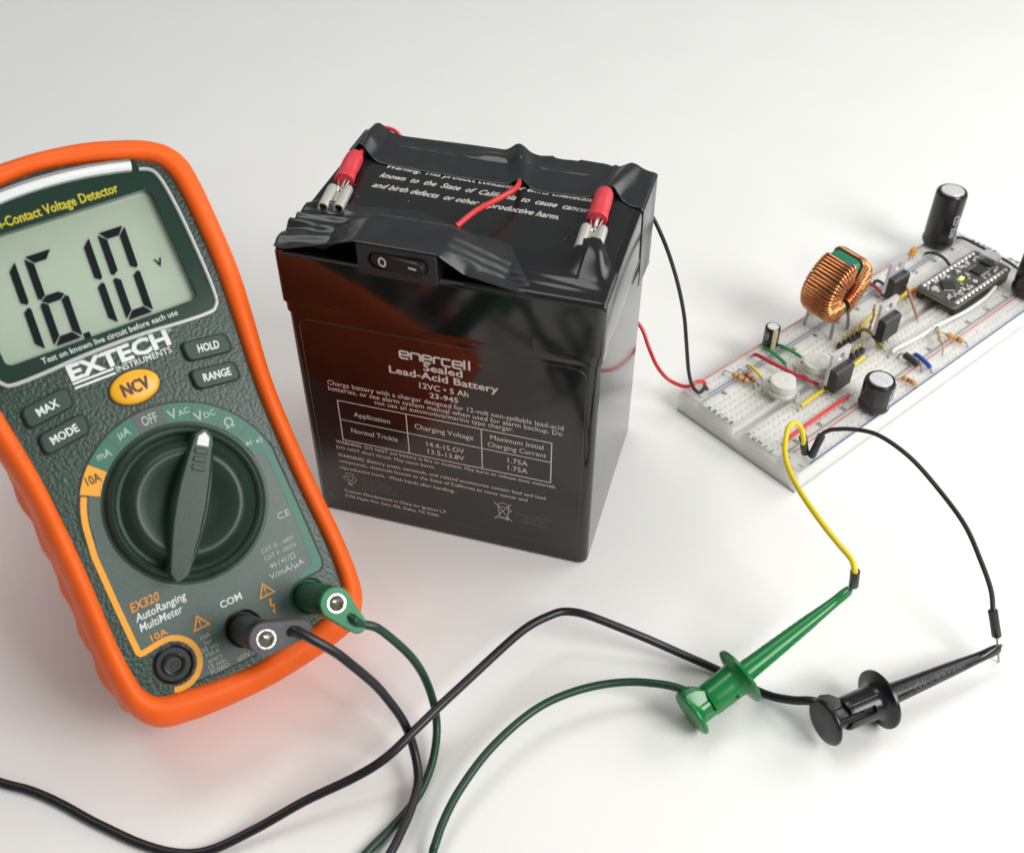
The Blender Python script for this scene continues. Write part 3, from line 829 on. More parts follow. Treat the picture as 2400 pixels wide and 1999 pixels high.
M['clip_black_relief'] = mat('clip_black_relief', (0.075, 0.075, 0.08), 0.5)  # same plastic as the clip; highlight on the raised letters painted as paler colour
M['clip_green_relief'] = mat('clip_green_relief', (0.03, 0.34, 0.11), 0.4)  # letter highlight painted in as a paler green than the clip

def cable(root, org, pts, r, m, n=9):
    q = spline(pts, n)
    q = [p + Vector((math.sin(i * 0.37) + math.sin(i * 0.11 + 1), math.cos(i * 0.29) + math.sin(i * 0.17), 0)) * (0.07 if 3 < i < len(q) - 4 else 0) for i, p in enumerate(q)]
    return shift(MB().tube(q, r, 12), org).build('cable', m, root, smooth=60)

# black lead: COM socket -> over the front edge -> back in from the left -> black clip
org = Vector((-55, 157, 0))
bl = thing('test_lead', 'black test lead running from the COM socket of the meter to the black spring clip', 'test lead', org, group='test leads of the meter')
st_ = plug(bl, org, 0.2, -35.6, (9.0, -2.0), 'plug_black', 'plug_face')
pa_ = st_ + [(-46.9, 157.0, 47.0), (-41.5, 156.4, 42.0), (-36.3, 156.1, 34.0), (-32.2, 156.1, 25.0), (-28.5, 155.3, 15.0), (-25.8, 151.0, 8.0), (-24.7, 144.6, 4.5), (-25.9, 137.2, 3.6), (-28.2, 130.8, 3.5), (-30.2, 125.9, 3.5),
       (-40, 108, 1.2), (-70, 88, 1.2), (-120, 84, 1.2), (-165, 105, 1.2), (-172, 140, 1.2), (-155, 152, 1.2),
       (-133.9, 145.9, 1.2), (-125.5, 143.6, 1.2), (-115.4, 139.5, 1.2), (-105.2, 134.3, 1.2), (-94.1, 129.5, 1.2), (-83.8, 126.9, 1.3), (-75.2, 127.2, 2.0), (-64.9, 131.9, 3.5), (-53.2, 137.8, 6.0), (-41.0, 142.7, 9.0),
       (-32.5, 146.8, 12.0), (-25.3, 153.5, 14.0), (-15.6, 163.7, 15.5), (-5.4, 174.9, 16.0), (4.0, 184.7, 16.0), (10.9, 189.2, 15.5), (15.8, 190.5, 15.0), (22.0, 189.8, 14.0), (33.1, 187.4, 10.0), (45.7, 184.6, 5.0), (56.7, 180.6, 2.0),
       (69.0, 172.6, 2.0), (75.5, 168.0, 5.6), (80.0, 165.6, 8.6), (84.0, 164.0, 9.8)]
cable(bl, org, pa_, 1.2, 'cable_black')
clip(bl, org, (82.9, 159.2, 8.6), (137.2, 183.5, 7.0), 'clip_black', [math.radians(46)], math.radians(-75), math.radians(52))
# green lead
org = Vector((-40, 165, 0))
gl_ = thing('test_lead', 'green test lead running from the right socket of the meter to the green spring clip', 'test lead', org, group='test leads of the meter')
st_ = plug(gl_, org, 18.9, -35.7, (2.8, -7.2), 'plug_green', 'plug_face_green')
pb_ = st_ + [(-37.4, 164.3, 44.5), (-32.9, 165.1, 41.0), (-26.4, 165.8, 29.0), (-22.3, 164.9, 16.0), (-20.6, 160.2, 7.0), (-21.3, 151.0, 3.0), (-24.7, 142.3, 1.2), (-30.4, 133.7, 1.2), (-36.5, 126.8, 1.2),
       (-48, 112, 1.2), (-52, 100, 1.2), (-40, 92, 3.4), (-26, 98, 2.5), (-21, 112, 2.4),
       (-19.9, 124.5, 3.0), (-19.4, 127.2, 4.0), (-17.8, 132.4, 5.0), (-13.8, 140.8, 6.5), (-7.7, 149.5, 8.0), (-0.1, 157.5, 9.0), (7.7, 163.5, 9.5), (15.7, 167.8, 9.5), (23.9, 170.4, 9.0), (32.0, 171.7, 8.5), (38.7, 171.2, 8.4), (44.2, 169.2, 9.6), (48.2, 166.8, 10.6)]
cable(gl_, org, pb_, 1.12, 'cable_green')
clip(gl_, org, (48.1, 163.0, 6.6), (94.2, 192.8, 22.0), 'clip_green', [math.radians(98), math.radians(-57)], math.radians(-42), math.radians(84))

# jumper leads between the breadboard and the clips
def sleeve(root, org, a, b, r=1.35):
    """short heat shrink sleeve from a (wire side) to b, bare pin beyond it"""
    A, B = Vector(a), Vector(b)
    d = (B - A).normalized()
    m_ = MB().tube([A, A + (B - A) * 0.03, A + (B - A) * 0.5, B - d * 0.25, B], r, 18, [r * 0.72, r * 1.0, r * 0.97, r * 1.0, r * 0.85])
    return shift(m_, org).build('sleeve', 'black_wire', root, smooth=50)
org = Vector((90, 235, 0))
yl = thing('jumper_lead', 'yellow jumper lead looping from the breadboard corner down to the green spring clip', 'jumper lead', org, group='jumper leads held by the clips')
cable(yl, org, [(94.6, 257.6, 16.5), (94.0, 257.0, 19.5), (92.7, 258.4, 23.0), (89.6, 257.1, 26.0), (86.2, 250.8, 28.0), (83.3, 240.0, 30.0), (82.2, 229.6, 32.0), (83.3, 218.7, 34.0), (86.2, 206.5, 35.2), (89.7, 197.5, 35.4), (92.0, 192.7, 34.8), (92.7, 190.5, 33.0), (93.0, 190.6, 30.5)], 0.85, 'yellow_wire')
sleeve(yl, org, (94.2, 257.9, 19.0), (96.8, 259.4, 10.2))
sleeve(yl, org, (92.75, 190.4, 33.0), (94.0, 191.2, 25.8))
shift(MB().tube([(94.0, 191.2, 25.8), (94.1, 191.6, 21.5)], 0.32, 8), org).build('pin', 'lead', yl)
org = Vector((120, 225, 0))
bk = thing('jumper_lead', 'black jumper lead arching from the breadboard corner to a pin gripped by the black clip', 'jumper lead', org, group='jumper leads held by the clips')
cable(bk, org, [(99.8, 258.4, 16.5), (100.4, 258.2, 20.0), (101.7, 257.1, 22.5), (103.5, 256.2, 24.0), (107.8, 254.1, 26.0), (114.1, 248.0, 29.0), (120.4, 237.8, 30.0), (126.0, 225.4, 29.0), (131.2, 213.5, 26.0), (133.8, 202.7, 22.5), (134.6, 194.1, 20.0), (134.2, 189.1, 18.0), (134.9, 188.2, 15.5)], 0.72, 'black_wire')
sleeve(bk, org, (100.4, 258.6, 19.2), (98.6, 258.0, 10.0))
sleeve(bk, org, (134.15, 189.0, 17.6), (136.8, 186.2, 9.4))
shift(MB().tube([(136.8, 186.2, 9.4), (137.2, 185.6, 8.0), (139.4, 183.9, 0.3)], 0.33, 8), org).build('pin', 'lead', bk)

# ------------------------------------------------------------------ battery (local frame: x along the front, y to the back, z up)
BW, BD, BH, BZ = 90.95, 67.64, 100.73, 83.4
ba = math.radians(-16.29)
bat = thing('battery', 'black sealed lead acid battery with white printed label on its front', 'battery', (-64.14, 244.39, 0), Matrix.Rotation(ba, 3, 'Z'))
body = MB()
def rr(ins, z, r=2.8): return [(x, y, z) for x, y in rrect(ins, ins, BW - ins, BD - ins, r, 6)]
body.loft([rr(1.5, 0, 3.0), rr(0.95, 0.5), rr(0.8, 1.2), rr(0.8, 79.6), rr(0.35, 80.2), rr(0.35, 83.6)])
body.build('case', 'abs_black', bat, smooth=40, wn=True)
lid = MB().loft([rr(0.25, 83.5, 2.2), rr(0.0, 83.8, 2.2), rr(0.0, 99.4, 2.2), rr(0.35, 100.4, 2.2), rr(1.2, BH, 2.2)])
lid_o = lid.build('lid', 'abs_black', bat, smooth=40, wn=True)
# sunken vent panel outline on the lid and the paler top sheet
MB().add([(x, y, BH + 0.03) for x, y in rrect(2.6, 3.2, 88.2, 64, 1.0)], [list(range(24))]).build('top_panel', 'abs_top', lid_o, smooth=0)
g = MB()
stroke(g, [(88.4, 58), (88.5, 19.0)], 0.55, plane(BH + 0.06))
stroke(g, [(10.5, 34.1), (76.0, 31.9)], 0.35, plane(BH + 0.06))
g.build('lid_groove', 'groove', lid_o, smooth=0)
# folded strap panel pressed into the front of the lid
fz = lambda y: (lambda x, z: (x, y, z))
st = MB()
st.loft([[(24.0, 0.05, 99), (24.0, -0.12, 98.6), (72, -0.12, 98.6), (72, 0.05, 99)], [(24.2, 0.05, 82.2), (24.2, -0.14, 82.2), (72, -0.14, 82.6), (72, 0.05, 82.6)]])
st.build('tape_flap', 'abs_black', bat, smooth=0, label='stretched black tape flap below the rocker switch')

# print on the front face
FT = lambda x, z: (x, 0.76, z)
def btext(body_, x, z, h, wd=None, al_='l', bold=0.0, m_='batt_text', name='label_lettering'):
    b = MB(); text(b, body_, x, z, h, wd, al_, 0, 0, bold, FT); return b.build(name, m_, bat, smooth=0)
# brand name drawn in square rounded letters
def brand():
    b = MB(); h, wd, t, gp = 2.45, 2.6, 0.62, 0.42
    x = 33.9; z0 = 70.75
    def L(pts): stroke(b, [(x + px * wd, z0 + pz * h) for px, pz in pts], t, FT)
    E_ = [(0.95, 0.0), (0.15, 0.0), (0.0, 0.15), (0.0, 0.85), (0.15, 1.0), (0.85, 1.0), (1.0, 0.85), (1.0, 0.5), (0.1, 0.5)]
    for ch in 'enercell':
        if ch == 'e': L(E_); x += wd + gp + t * 0.5
        elif ch == 'n': L([(0, 0), (0, 1.0)]); L([(0, 1.0), (0.85, 1.0), (1.0, 0.85), (1.0, 0)]); x += wd + gp + t * 0.5
        elif ch == 'r': L([(0, 0), (0, 0.85), (0.15, 1.0), (0.75, 1.0)]); x += wd * 0.75 + gp
        elif ch == 'c': L([(0.95, 0), (0.15, 0), (0, 0.15), (0, 0.85), (0.15, 1.0), (0.95, 1.0)]); x += wd + gp + t * 0.2
        elif ch == 'l': L([(0, 0), (0, 1.35)]); x += t + gp + 0.35
    return b.build('brand_lettering', 'batt_text', bat, smooth=0)
brand()
btext('\u00ae', 56.9, 73.0, 0.9, m_='batt_faint')
btext('Sealed', 40.6, 67.7, 2.5, 11.5, bold=0.02)
btext('Lead-Acid Battery', 30.2, 64.55, 2.45, 32.2, bold=0.02)
btext('12VC \u2022 5 Ah', 39.0, 60.9, 2.0, 14.6, bold=0.014)
btext('23-945', 41.9, 57.9, 1.85, 8.6, bold=0.014)
btext('Charge battery with a charger designed for 12-volt non-spillable lead-acid', 10.2, 55.3, 1.75, 71.0)
btext('batteries, or see alarm system manual when used for alarm backup. Do', 10.2, 53.1, 1.75, 70.8)
btext('not use an automotive/marine type charger.', 24.6, 51.05, 1.7, 42.2)
b = MB()
for p in ([(12.6, 49.6), (78.0, 49.6), (78.0, 33.6), (12.6, 33.6)],): stroke(b, p, 0.32, FT, True)
for p in ([(12.6, 42.0), (78.0, 41.9)], [(34.1, 49.6), (34.1, 33.6)], [(57.1, 49.6), (57.1, 33.6)]): stroke(b, p, 0.3, FT)
b.build('label_table', 'batt_text', bat, smooth=0)
btext('Application', 17.3, 44.3, 1.9, 11.5)
btext('Normal Trickle', 15.8, 37.4, 1.9, 14.9)
btext('Charging Voltage', 36.5, 44.5, 1.95, 18.1)
btext('14.4-15.OV', 39.9, 38.2, 1.9, 11.7)
btext('13.5-13.8V', 40.1, 35.2, 1.9, 11.4)
btext('Maximum Initial', 59.8, 46.3, 1.8, 15.8)
btext('Charging Current', 58.9, 43.3, 1.8, 17.6)
btext('1.75A', 65.0, 38.4, 1.9, 6.0)
btext('1.75A', 65.0, 35.3, 1.9, 6.0)
btext('WARNING:', 10.0, 31.6, 1.3, 8.7, bold=0.012)
btext('DO NOT put battery in fire or mutilate. May burst or release toxic materials.', 19.5, 31.55, 1.3, 60.3)
btext('DO NOT short circuit. May cause burns.', 10.0, 29.2, 1.3, 32.1)
btext('WARNING:', 10.0, 25.9, 1.3, 8.9, bold=0.012)
btext('Battery posts, terminals, and related accessories contain lead and lead', 19.8, 25.85, 1.3, 56.8)
btext('compounds, chemicals known to the State of California to cause cancer and', 10.0, 23.4, 1.3, 61.0)
btext('reproductive harm.  Wash hands after handling.', 10.0, 20.5, 1.3, 37.9)
for i, s_ in enumerate(['NON-SPILLABLE', 'LEAD-ACID BATTERY', 'MUST BE RECYCLED OR', 'DISPOSED OF PROPERLY']):
    btext(s_, 16.8, 17.4 - i * 1.45, 0.9, (8.2, 10.6, 12.0, 13.2)[i], m_='batt_faint')
btext('Custom Manufactured in China for Ignition L.P.', 10.5, 10.1, 1.3, 34.5)
btext('3102 Maple Ave. Suite 450, Dallas, TX 75201', 10.5, 7.7, 1.3, 31.6)
for i, s_ in enumerate(['Disposable Question?', 'For USA call', '1-888-826-4223']):
    btext(s_, 73.0, 16.8 - i * 1.65, 1.0, (11.0, 6.2, 8.0)[i], 'c', m_='batt_faint')
b = MB()                                                     # recycling arrows
for k in range(3):
    a0 = math.radians(90 + 120 * k)
    c = (13.1 + 1.45 * math.cos(a0), 17.0 + 1.45 * math.sin(a0))
    d, nn = (-math.sin(a0), math.cos(a0)), (math.cos(a0), math.sin(a0))
    q = lambda s_, n_: (c[0] + d[0] * s_ + nn[0] * n_, c[1] + d[1] * s_ + nn[1] * n_)
    stroke(b, [q(-1.2, -0.5), q(-1.3, 0.5), q(0.9, 0.6), q(1.5, -0.1), q(0.8, -0.7), q(-1.2, -0.5)], 0.13, FT)
text(b, 'Pb', 12.3, 13.6, 0.95, bold=0.02, f=FT)
b.build('recycling_mark', 'batt_text', bat, smooth=0)
b = MB()                                                     # crossed-out bin
stroke(b, [(60.6, 20.3), (66.2, 13.0)], 0.16, FT); stroke(b, [(60.7, 12.8), (66.0, 20.8)], 0.16, FT)
stroke(b, [(61.8, 18.7), (62.4, 14.2), (64.8, 14.2), (65.3, 18.7)], 0.16, FT, True); stroke(b, arc(63.5, 18.6, 1.9, 10, 170, 8), 0.16, FT)
stroke(b, arc(64.7, 13.7, 0.4, 0, 359, 8), 0.3, FT); stroke(b, [(61.6, 13.6), (64, 13.6)], 0.2, FT); stroke(b, [(64.9, 18.0), (66.0, 18.0), (66.0, 17.2), (65.1, 17.2)], 0.14, FT)
b.build('bin_mark', 'batt_text', bat, smooth=0)
b = MB().tube([(x, 0.80, z) for x, z in rrect(4.2, 6.3, 87.0, 78.2, 3.4, 5) + [(87.0, 74.8)]], 0.09, 6)
b.build('label_rim', 'label_edge', bat, smooth=0)
# three lines of print on the lid, bold slanted
TT = lambda x, y: (x, y, BH + 0.09)
def ttext(s_, x, y, h, wd, ang_):
    b = MB(); text(b, s_, x, y, h, wd, 'l', ang_, 0.28, 0.016, TT); b.build('lid_lettering', 'batt_text', bat, smooth=0)
ttext('known  to  the  State  of  California  to  cause  cancer', 14.0, 42.6, 2.5, 62.6, -1.9)
ttext('and birth defects  or other reproductive harm.', 13.8, 36.9, 2.5, 55.8, -2.0)
ttext('Warning: This product contains or emits chemicals', 13.6, 47.9, 2.4, 62.5, -1.5)

# vinyl tape, draped as thin wrinkled sheets
def sheet(name, nx, ny, fn, m_, label, th=0.14):
    """fn(u, v) -> point on the tape, u along it, v across it"""
    t, bt_ = [], []
    for j in range(ny + 1):
        for i in range(nx + 1):
            p = Vector(fn(i / nx, j / ny)); t.append(p)
    n = (nx + 1) * (ny + 1)
    lo = [q - Vector((0, 0, th)) for q in t]
    fs = []
    q = lambda i, j: j * (nx + 1) + i
    for j in range(ny):
        for i in range(nx):
            fs.append((q(i, j), q(i + 1, j), q(i + 1, j + 1), q(i, j + 1)))
            fs.append((n + q(i, j), n + q(i, j + 1), n + q(i + 1, j + 1), n + q(i + 1, j)))
    edge = [q(i, 0) for i in range(nx)] + [q(nx, j) for j in range(ny)] + [q(i, ny) for i in range(nx, 0, -1)] + [q(0, j) for j in range(ny, 0, -1)]
    for a, c in zip(edge, edge[1:] + edge[:1]): fs.append((a, c, n + c, n + a))
    return MB().add(t + lo, fs).build(name, m_, bat, smooth=120, label=label)
def lerp(tab, x):
    for (x0, y0), (x1, y1) in zip(tab, tab[1:]):
        if x <= x1: return y0 + (y1 - y0) * max(0, (x - x0)) / (x1 - x0)
    return tab[-1][1]
def smooth_lerp(tab, x):
    for (x0, y0), (x1, y1) in zip(tab, tab[1:]):
        if x <= x1:
            t = max(0, min(1, (x - x0) / (x1 - x0))); t = t * t * (3 - 2 * t)
            return y0 + (y1 - y0) * t
    return tab[-1][1]
ga = lambda x, c, s_: math.exp(-((x - c) / s_) ** 2)

# back strip with its bumps over the wires
yb_f = [(0, 54.2), (1.2, 53.7), (11.3, 49.5), (32, 48.3), (50, 48.0), (54.8, 49.6), (60.7, 46.9), (75.9, 48.0), (81.0, 51.8), (87.0, 46.8), (BW, 46.2)]
def back_tape(u, v):
    x = -0.15 + u * (BW + 0.3)
    y0 = lerp(yb_f, x)
    Y1 = BD + 0.2
    L = (Y1 - y0) + 9
    s_ = v * L
    y = min(y0 + s_, Y1); dn = max(0, s_ - (Y1 - y0))
    z = BH + 0.32 - dn
    if dn == 0:
        wv = (y - y0) / (Y1 - y0)
        tent_l = 4.6 * ga(x, 4.7, 3.2) * (0.35 + 0.65 * (1 - abs(2 * wv - 0.7) * 0.4)) * min(1, (x + 0.4) / 3.5)
        z += max(0, tent_l)
        z += 2.3 * ga(x, 54.6 - 5.5 * wv ** 1.4, 2.2 + 1.0 * wv) * (0.75 + 0.5 * wv)
        z += (2.9 - 0.9 * wv) * ga(x, 80.0 + 3.8 * wv, 2.8)
        z += 0.9 * ga(x, 43, 5.5) * ga(y, 62.5, 1.9)
        if 11 < x < 78: z += 0.45 * ga(y, 62.0 - 0.022 * x, 0.5) * min(1, (x - 11) / 3) * min(1, (78 - x) / 6)
        z += 0.10 * math.sin(0.9 * x + 0.35 * y) * math.sin(0.23 * x)
        z -= 0.5 * ga(y, Y1, 0.5)
        if x < 1.0 and y > 60: z -= 0
    else: y += 0.1
    if x > BW - 1.0: z -= 0.5 * (x - BW + 1.0)
    return (x, y, z)
sheet('tape_strip', 130, 36, back_tape, 'tape', 'black vinyl tape strip along the back of the lid')
# its end folded down over the right side
side = [(BW + 0.05, y) for y in ()]
rt = MB()
pts = [(46.4, 100.2), (47.6, 90), (49.4, 80.8), (49.6, 72.8), (59, 70.6), (67.2, 69.4), (67.3, 100.0)]
rt.loft([[(BW + 0.02, y, z) for y, z in pts], [(BW + 0.28, y, z) for y, z in pts]])
rt.build('tape_end', 'tape', bat, smooth=0, label='end of the back tape strip folded down the right side')

# front strip draped over the rocker switch
fr_y = [(-0.2, 2.3), (0.8, 1.0), (3, 0.4), (26.0, -4.2), (48.6, -4.2), (55, -2.9), (71, -0.25), (BW, -0.25)]
fr_z = [(-0.2, 100.9), (3, 101.1), (26.0, 110.6), (48.6, 110.6), (55, 105.2), (71, 100.2), (BW, 99.7)]
bk_y = [(-0.2, 22.6), (1.3, 23.0), (8, 23.6), (15.7, 26.6), (31.5, 28.0), (43.7, 23.8), (53.7, 20.8), (61.2, 17.8), (63, 15.0), (72.1, 0.2)]
def front_tape(u, v):
    wrap = max(0, 1 - u / 0.045)                  # the end turned down over the left side
    x = 0.05 + max(0, u - 0.045) / 0.955 * 71.95
    y0, y1 = lerp(fr_y, x), lerp(bk_y, x)
    y1 = max(y1, y0 + 0.3)
    z0 = lerp(fr_z, x)
    y = y0 + (y1 - y0) * v
    mid = lerp([(14, 0), (25.5, 0.96), (27.5, 1), (47.2, 1), (49, 0.93), (64, 0), (99, 0)], x)
    over = lerp([(-4.2, 1), (9.2, 1), (11, 0.92), (21.5, 0), (99, 0)], y)
    zt = BH + 0.35 + (110.6 - BH - 0.35) * mid * over
    k = min(1.0, max(0, (y - y0)) / 5.0); k = k * k * (3 - 2 * k)
    z = z0 * (1 - k) + max(zt, BH + 0.35) * k
    if x < 24:
        e = min(1, (24 - x) / 14)
        z += e * (2.0 * ga(y, 12.2 - 0.05 * x, 1.7) + 1.1 * ga(y, 5.5 + 0.22 * x, 2.4) + 2.3 * ga(y, 22.6, 2.6) * ga(x, 7, 6) + 0.8 * ga(y, 16.8 + 0.12 * x, 0.9))
    z += (0.10 * math.sin(0.7 * x + 0.5 * y) + 0.08 * math.sin(1.9 * y - 0.6 * x)) * (0.3 + 0.7 * (1 - mid)) * min(1, v * 5)
    if wrap: return (-0.28 - 0.25 * math.sin(v * 9) ** 2, y, z - 0.35 - wrap * min(1, 0.12 + v * 2.2) * (3.2 + 1.2 * math.sin(7 * v)))
    return (x, y, z)
sheet('tape_strip', 110, 44, front_tape, 'tape', 'black vinyl tape strip over the rocker switch at the front left of the lid')
bk2 = [(54, 17.6), (63.5, 18.3), (70, 20.2), (76.7, 22.4), (84.2, 22.8), (BW, 14.0)]
def right_tape(u, v):
    x = 54 + u * (BW + 0.15 - 54)
    y1 = lerp(bk2, x)
    dz = lerp([(54, -0.1), (66, 0.3), (72, 1.3), (BW, 1.2)], x)
    R_ = 1.3
    flat_ = y1 - R_ + 0.32
    L = flat_ + R_ * math.pi / 2 + max(0, dz - R_)
    s_ = v * L
    z0 = BH + 0.25
    if s_ <= flat_: y, z = y1 - s_, z0
    else:
        a = min(math.pi / 2, (s_ - flat_) / R_)
        y, z = y1 - flat_ - R_ * math.sin(a), z0 - R_ * (1 - math.cos(a)) - max(0, s_ - flat_ - R_ * math.pi / 2)
    e = min(1, max(0, y) / 3.0)
    z += e * (4.3 / (1 + math.exp((abs(x - 81.6 - 0.16 * (22 - y)) - 4.5) / (1.9 if x < 81.6 else 0.85))) * smooth_lerp([(4, 0), (19.5, 1), (99, 1)], y))
    z += e * (0.34 * ga(y, 9.5 - 0.16 * (x - 70), 1.2) * ga(x, 78, 8) + 0.26 * ga(y, 5.6 - 0.06 * (x - 70), 0.9) * ga(x, 77, 8))
    if x > BW - 0.8: z -= 0.7 * (x - BW + 0.8)
    return (x, y, z)
sheet('tape_strip', 90, 60, right_tape, 'tape_gloss', 'stretched glossy black tape over the front right corner of the lid')

# ------------------------------------------------------------------ things lying on the battery
RB = Matrix.Rotation(ba, 3, 'Z')
def bworld(x, y, z): return tuple(RB @ Vector((x, y, z)) + Vector((-64.14, 244.39, 0)))
sw = thing('rocker_switch', 'black rocker switch marked O and I, taped to the front edge of the battery lid', 'switch', bworld(37.4, 2, BH), RB)
o_ = (37.4, 2, BH)
SL_ = lambda x, y, z: (x - o_[0], y - o_[1], z - o_[2])
hs = MB()
fo = rrect(26.6, 100.95, 48.2, 110.2, 0.6, 3)
ho = by_angle(rrect(29.6, 103.3, 45.9, 108.4, 2.5, 8), (37.6, 105.8), 96)
fo = by_angle(fo, (37.6, 105.8), 96)
hs.loft([[SL_(x, 9.5, z) for x, z in fo], [SL_(x, -3.9, z) for x, z in fo], [SL_(x, -4.1, z) for x, z in [(37.6 + (q[0] - 37.6) * 0.985, 105.8 + (q[1] - 105.8) * 0.97) for q in fo]], [SL_(x, -4.1, z) for x, z in ho], [SL_(x, -1.0, z) for x, z in ho]], True, True)
hs.build('switch_body', 'switch', sw, smooth=30)
rk = MB()
ro = by_angle(rrect(29.9, 103.55, 45.6, 108.15, 2.3, 8), (37.6, 105.8), 60)
tilt = lambda x, y: y - 1.7 * max(-0.3, min(1.0, (37.6 - x) / 7.6))
rk.loft([[SL_(x, tilt(x, -2.8) * 0 - 1.5, z) for x, z in ro], [SL_(x, -4.3 + 1.15 * (37.8 - x) / 7.8, z) for x, z in ro], [SL_(37.7 + (x - 37.7) * 0.965, -4.85 + 1.25 * (37.8 - x) / 7.8, 105.85 + (z - 105.85) * 0.9) for x, z in ro]])
r_ = rk.build('rocker', 'switch', sw, smooth=40)
RK = lambda x, z: SL_(x, -4.97 + 1.25 * (37.8 - x) / 7.8, z)
b = MB(); stroke(b, [(33.6 + 0.95 * math.cos(t * math.pi / 12), 105.75 + 1.2 * math.sin(t * math.pi / 12)) for t in range(24)], 0.45, RK, True); b.build('off_mark', 'white_text', r_, smooth=0)
b = MB(); stroke(b, [(41.1, 106.3), (43.3, 106.3)], 0.5, RK); b.build('on_mark', 'white_text', r_, smooth=0)

def spade(label, x0, y0, x1, y1, z, wire_m='red_wire'):
    """female crimp connector with a red sleeve; opening at (x0, y0), wire end at (x1, y1)"""
    a = math.atan2(y1 - y0, x1 - x0)
    t = thing('spade_connector', label, 'connector', bworld(x0, y0, z), RB @ Matrix.Rotation(a, 3, 'Z'), group='crimp connectors on the battery')
    for s_ in (-1, 1):
        m_ = MB()
        rings = []
        for xx, sc_ in ((0, 1), (0.3, 1), (10.0, 1), (10.6, 0.93)):
            ring = []
            for k in range(22):
                an = math.radians(-70 + 320 * k / 21)
                ring.append((xx, s_ * (2.2 + 1.5 * sc_ * math.cos(an)), 0.2 + 1.45 * sc_ * math.sin(an)))
            for k in range(21, -1, -1):
                an = math.radians(-70 + 320 * k / 21)
                ring.append((xx, s_ * (2.2 + 1.15 * sc_ * math.cos(an)), 0.2 + 1.1 * sc_ * math.sin(an)))
            rings.append(ring)
        m_.loft(rings)
        m_.build('barrel', 'tin', t, smooth=50)
    pl_ = MB()
    pl_.loft([[(0.2, -1.6, -0.75), (0.2, -0.55, -0.75), (0.2, -0.55, -0.35), (0.2, -1.6, -0.35)], [(4.2, -1.6, -0.75), (4.2, -0.55, -0.75), (4.2, -0.55, -0.35), (4.2, -1.6, -0.35)]])
    pl_.loft([[(0.2, 0.55, -0.75), (0.2, 1.6, -0.75), (0.2, 1.6, -0.35), (0.2, 0.55, -0.35)], [(4.2, 0.55, -0.75), (4.2, 1.6, -0.75), (4.2, 1.6, -0.35), (4.2, 0.55, -0.35)]])
    pl_.box((0.7, 0, -0.55), (1.0, 2.4, 0.36)); pl_.box((7.2, 0, -0.55), (6.0, 3.0, 0.36))
    pl_.build('base_plate', 'tin', t, smooth=0)
    nk = MB()
    nk.loft([[(xx, -r * math.cos(q_), zz - 0.6 + r * 0.9 * (1 - math.sin(q_))) for q_ in [math.radians(20 + 140 * k / 10) for k in range(11)]] for xx, r, zz in ((9.5, 1.1, 0.1), (12, 1.2, 0.2), (14, 1.9, 0.5), (17, 2.0, 0.6))], False, False, closed=False)
    n_ = nk.build('crimp', 'steel', t, smooth=60)
    sdm = n_.modifiers.new('thickness', 'SOLIDIFY'); sdm.thickness = 0.35 * S; sdm.offset = 0
    tw = MB()
    for k in range(4):
        dy, dz = random.uniform(-0.6, 0.6), random.uniform(0.1, 0.9)
        tw.tube([(10.6 + random.uniform(0, 1), dy * 0.8, dz * 0.6), (12.5, dy, dz + 0.3), (15.5, dy, dz + 0.5)], 0.18, 6)
    tw.build('wire_strands', 'tin', t)
    sv = MB()
    rings = []
    for xx, ry, rz, zc in ((14.2, 2.35, 1.9, 0.5), (14.2, 2.85, 2.35, 0.55), (14.8, 2.9, 2.4, 0.6), (17.0, 2.75, 2.15, 0.8), (18.0, 2.65, 1.95, 0.85), (19.5, 2.75, 2.2, 0.95), (22.5, 2.75, 2.6, 1.0), (26, 2.6, 2.6, 1.0), (27.2, 2.35, 2.35, 1.0), (27.6, 1.6, 1.6, 1.0)):
        rings.append([(xx, ry * math.cos(2 * math.pi * k / 28), zc + rz * math.sin(2 * math.pi * k / 28)) for k in range(28)])
    sv.loft(rings)
    sv.build('sleeve', 'red_sleeve', t, smooth=50)
    MB().tube([(27, 0, 1.0), (29.5, -0.3, 0.6), (33, -0.8, -0.3)], 0.8, 10).build('wire_end', wire_m, t, smooth=60)
    return t
spade('red sleeved crimp connector near the back left corner of the battery lid', 8.6, 20.2, 4.9, 48.5, BH + 1.75)
spade('red sleeved crimp connector near the right edge of the battery lid', 81.4, 19.6, 79.8, 46.8, BH + 2.1, 'black_wire')

def wire(label, pts, r, m, name='wire', cat='wire', group=None, world=True, n=8):
    P = [bworld(*p) for p in pts] if not world else pts
    o = Vector((sum(p[0] for p in P) / len(P), sum(p[1] for p in P) / len(P), min(p[2] for p in P)))
    mb_ = shift(MB().tube(spline(P, n), r, 10), o)
    ob = mb_.build(name, m, None, smooth=60)
    ob.location = o * S
    return tag(ob, label, cat, group)
wire('red wire bridging the battery lid between the two tape strips', [(53.6, 53, 101.8), (54.3, 49.6, 101.9), (55.3, 44.5, 103.6), (55.4, 39.0, 105.2), (53.0, 31.8, 106.1), (49.2, 25.0, 106.0), (45.8, 18.5, 104.5)], 0.78, 'red_wire', world=False)
wire('red wire curling out behind the back left corner of the lid', [(2.5, 69.5, 97), (4.0, 69.3, 100.8), (6.5, 69.2, 101.6), (9.5, 69.2, 100.6), (12.5, 69.2, 97)], 0.6, 'red_wire', world=False)
wire('small red wire bump behind the middle of the back edge of the lid', [(45.0, 69.2, 98), (47.2, 69.1, 100.9), (49.0, 69.1, 101.5), (50.6, 69.1, 100.9), (52.5, 69.2, 98)], 0.75, 'red_wire', world=False)
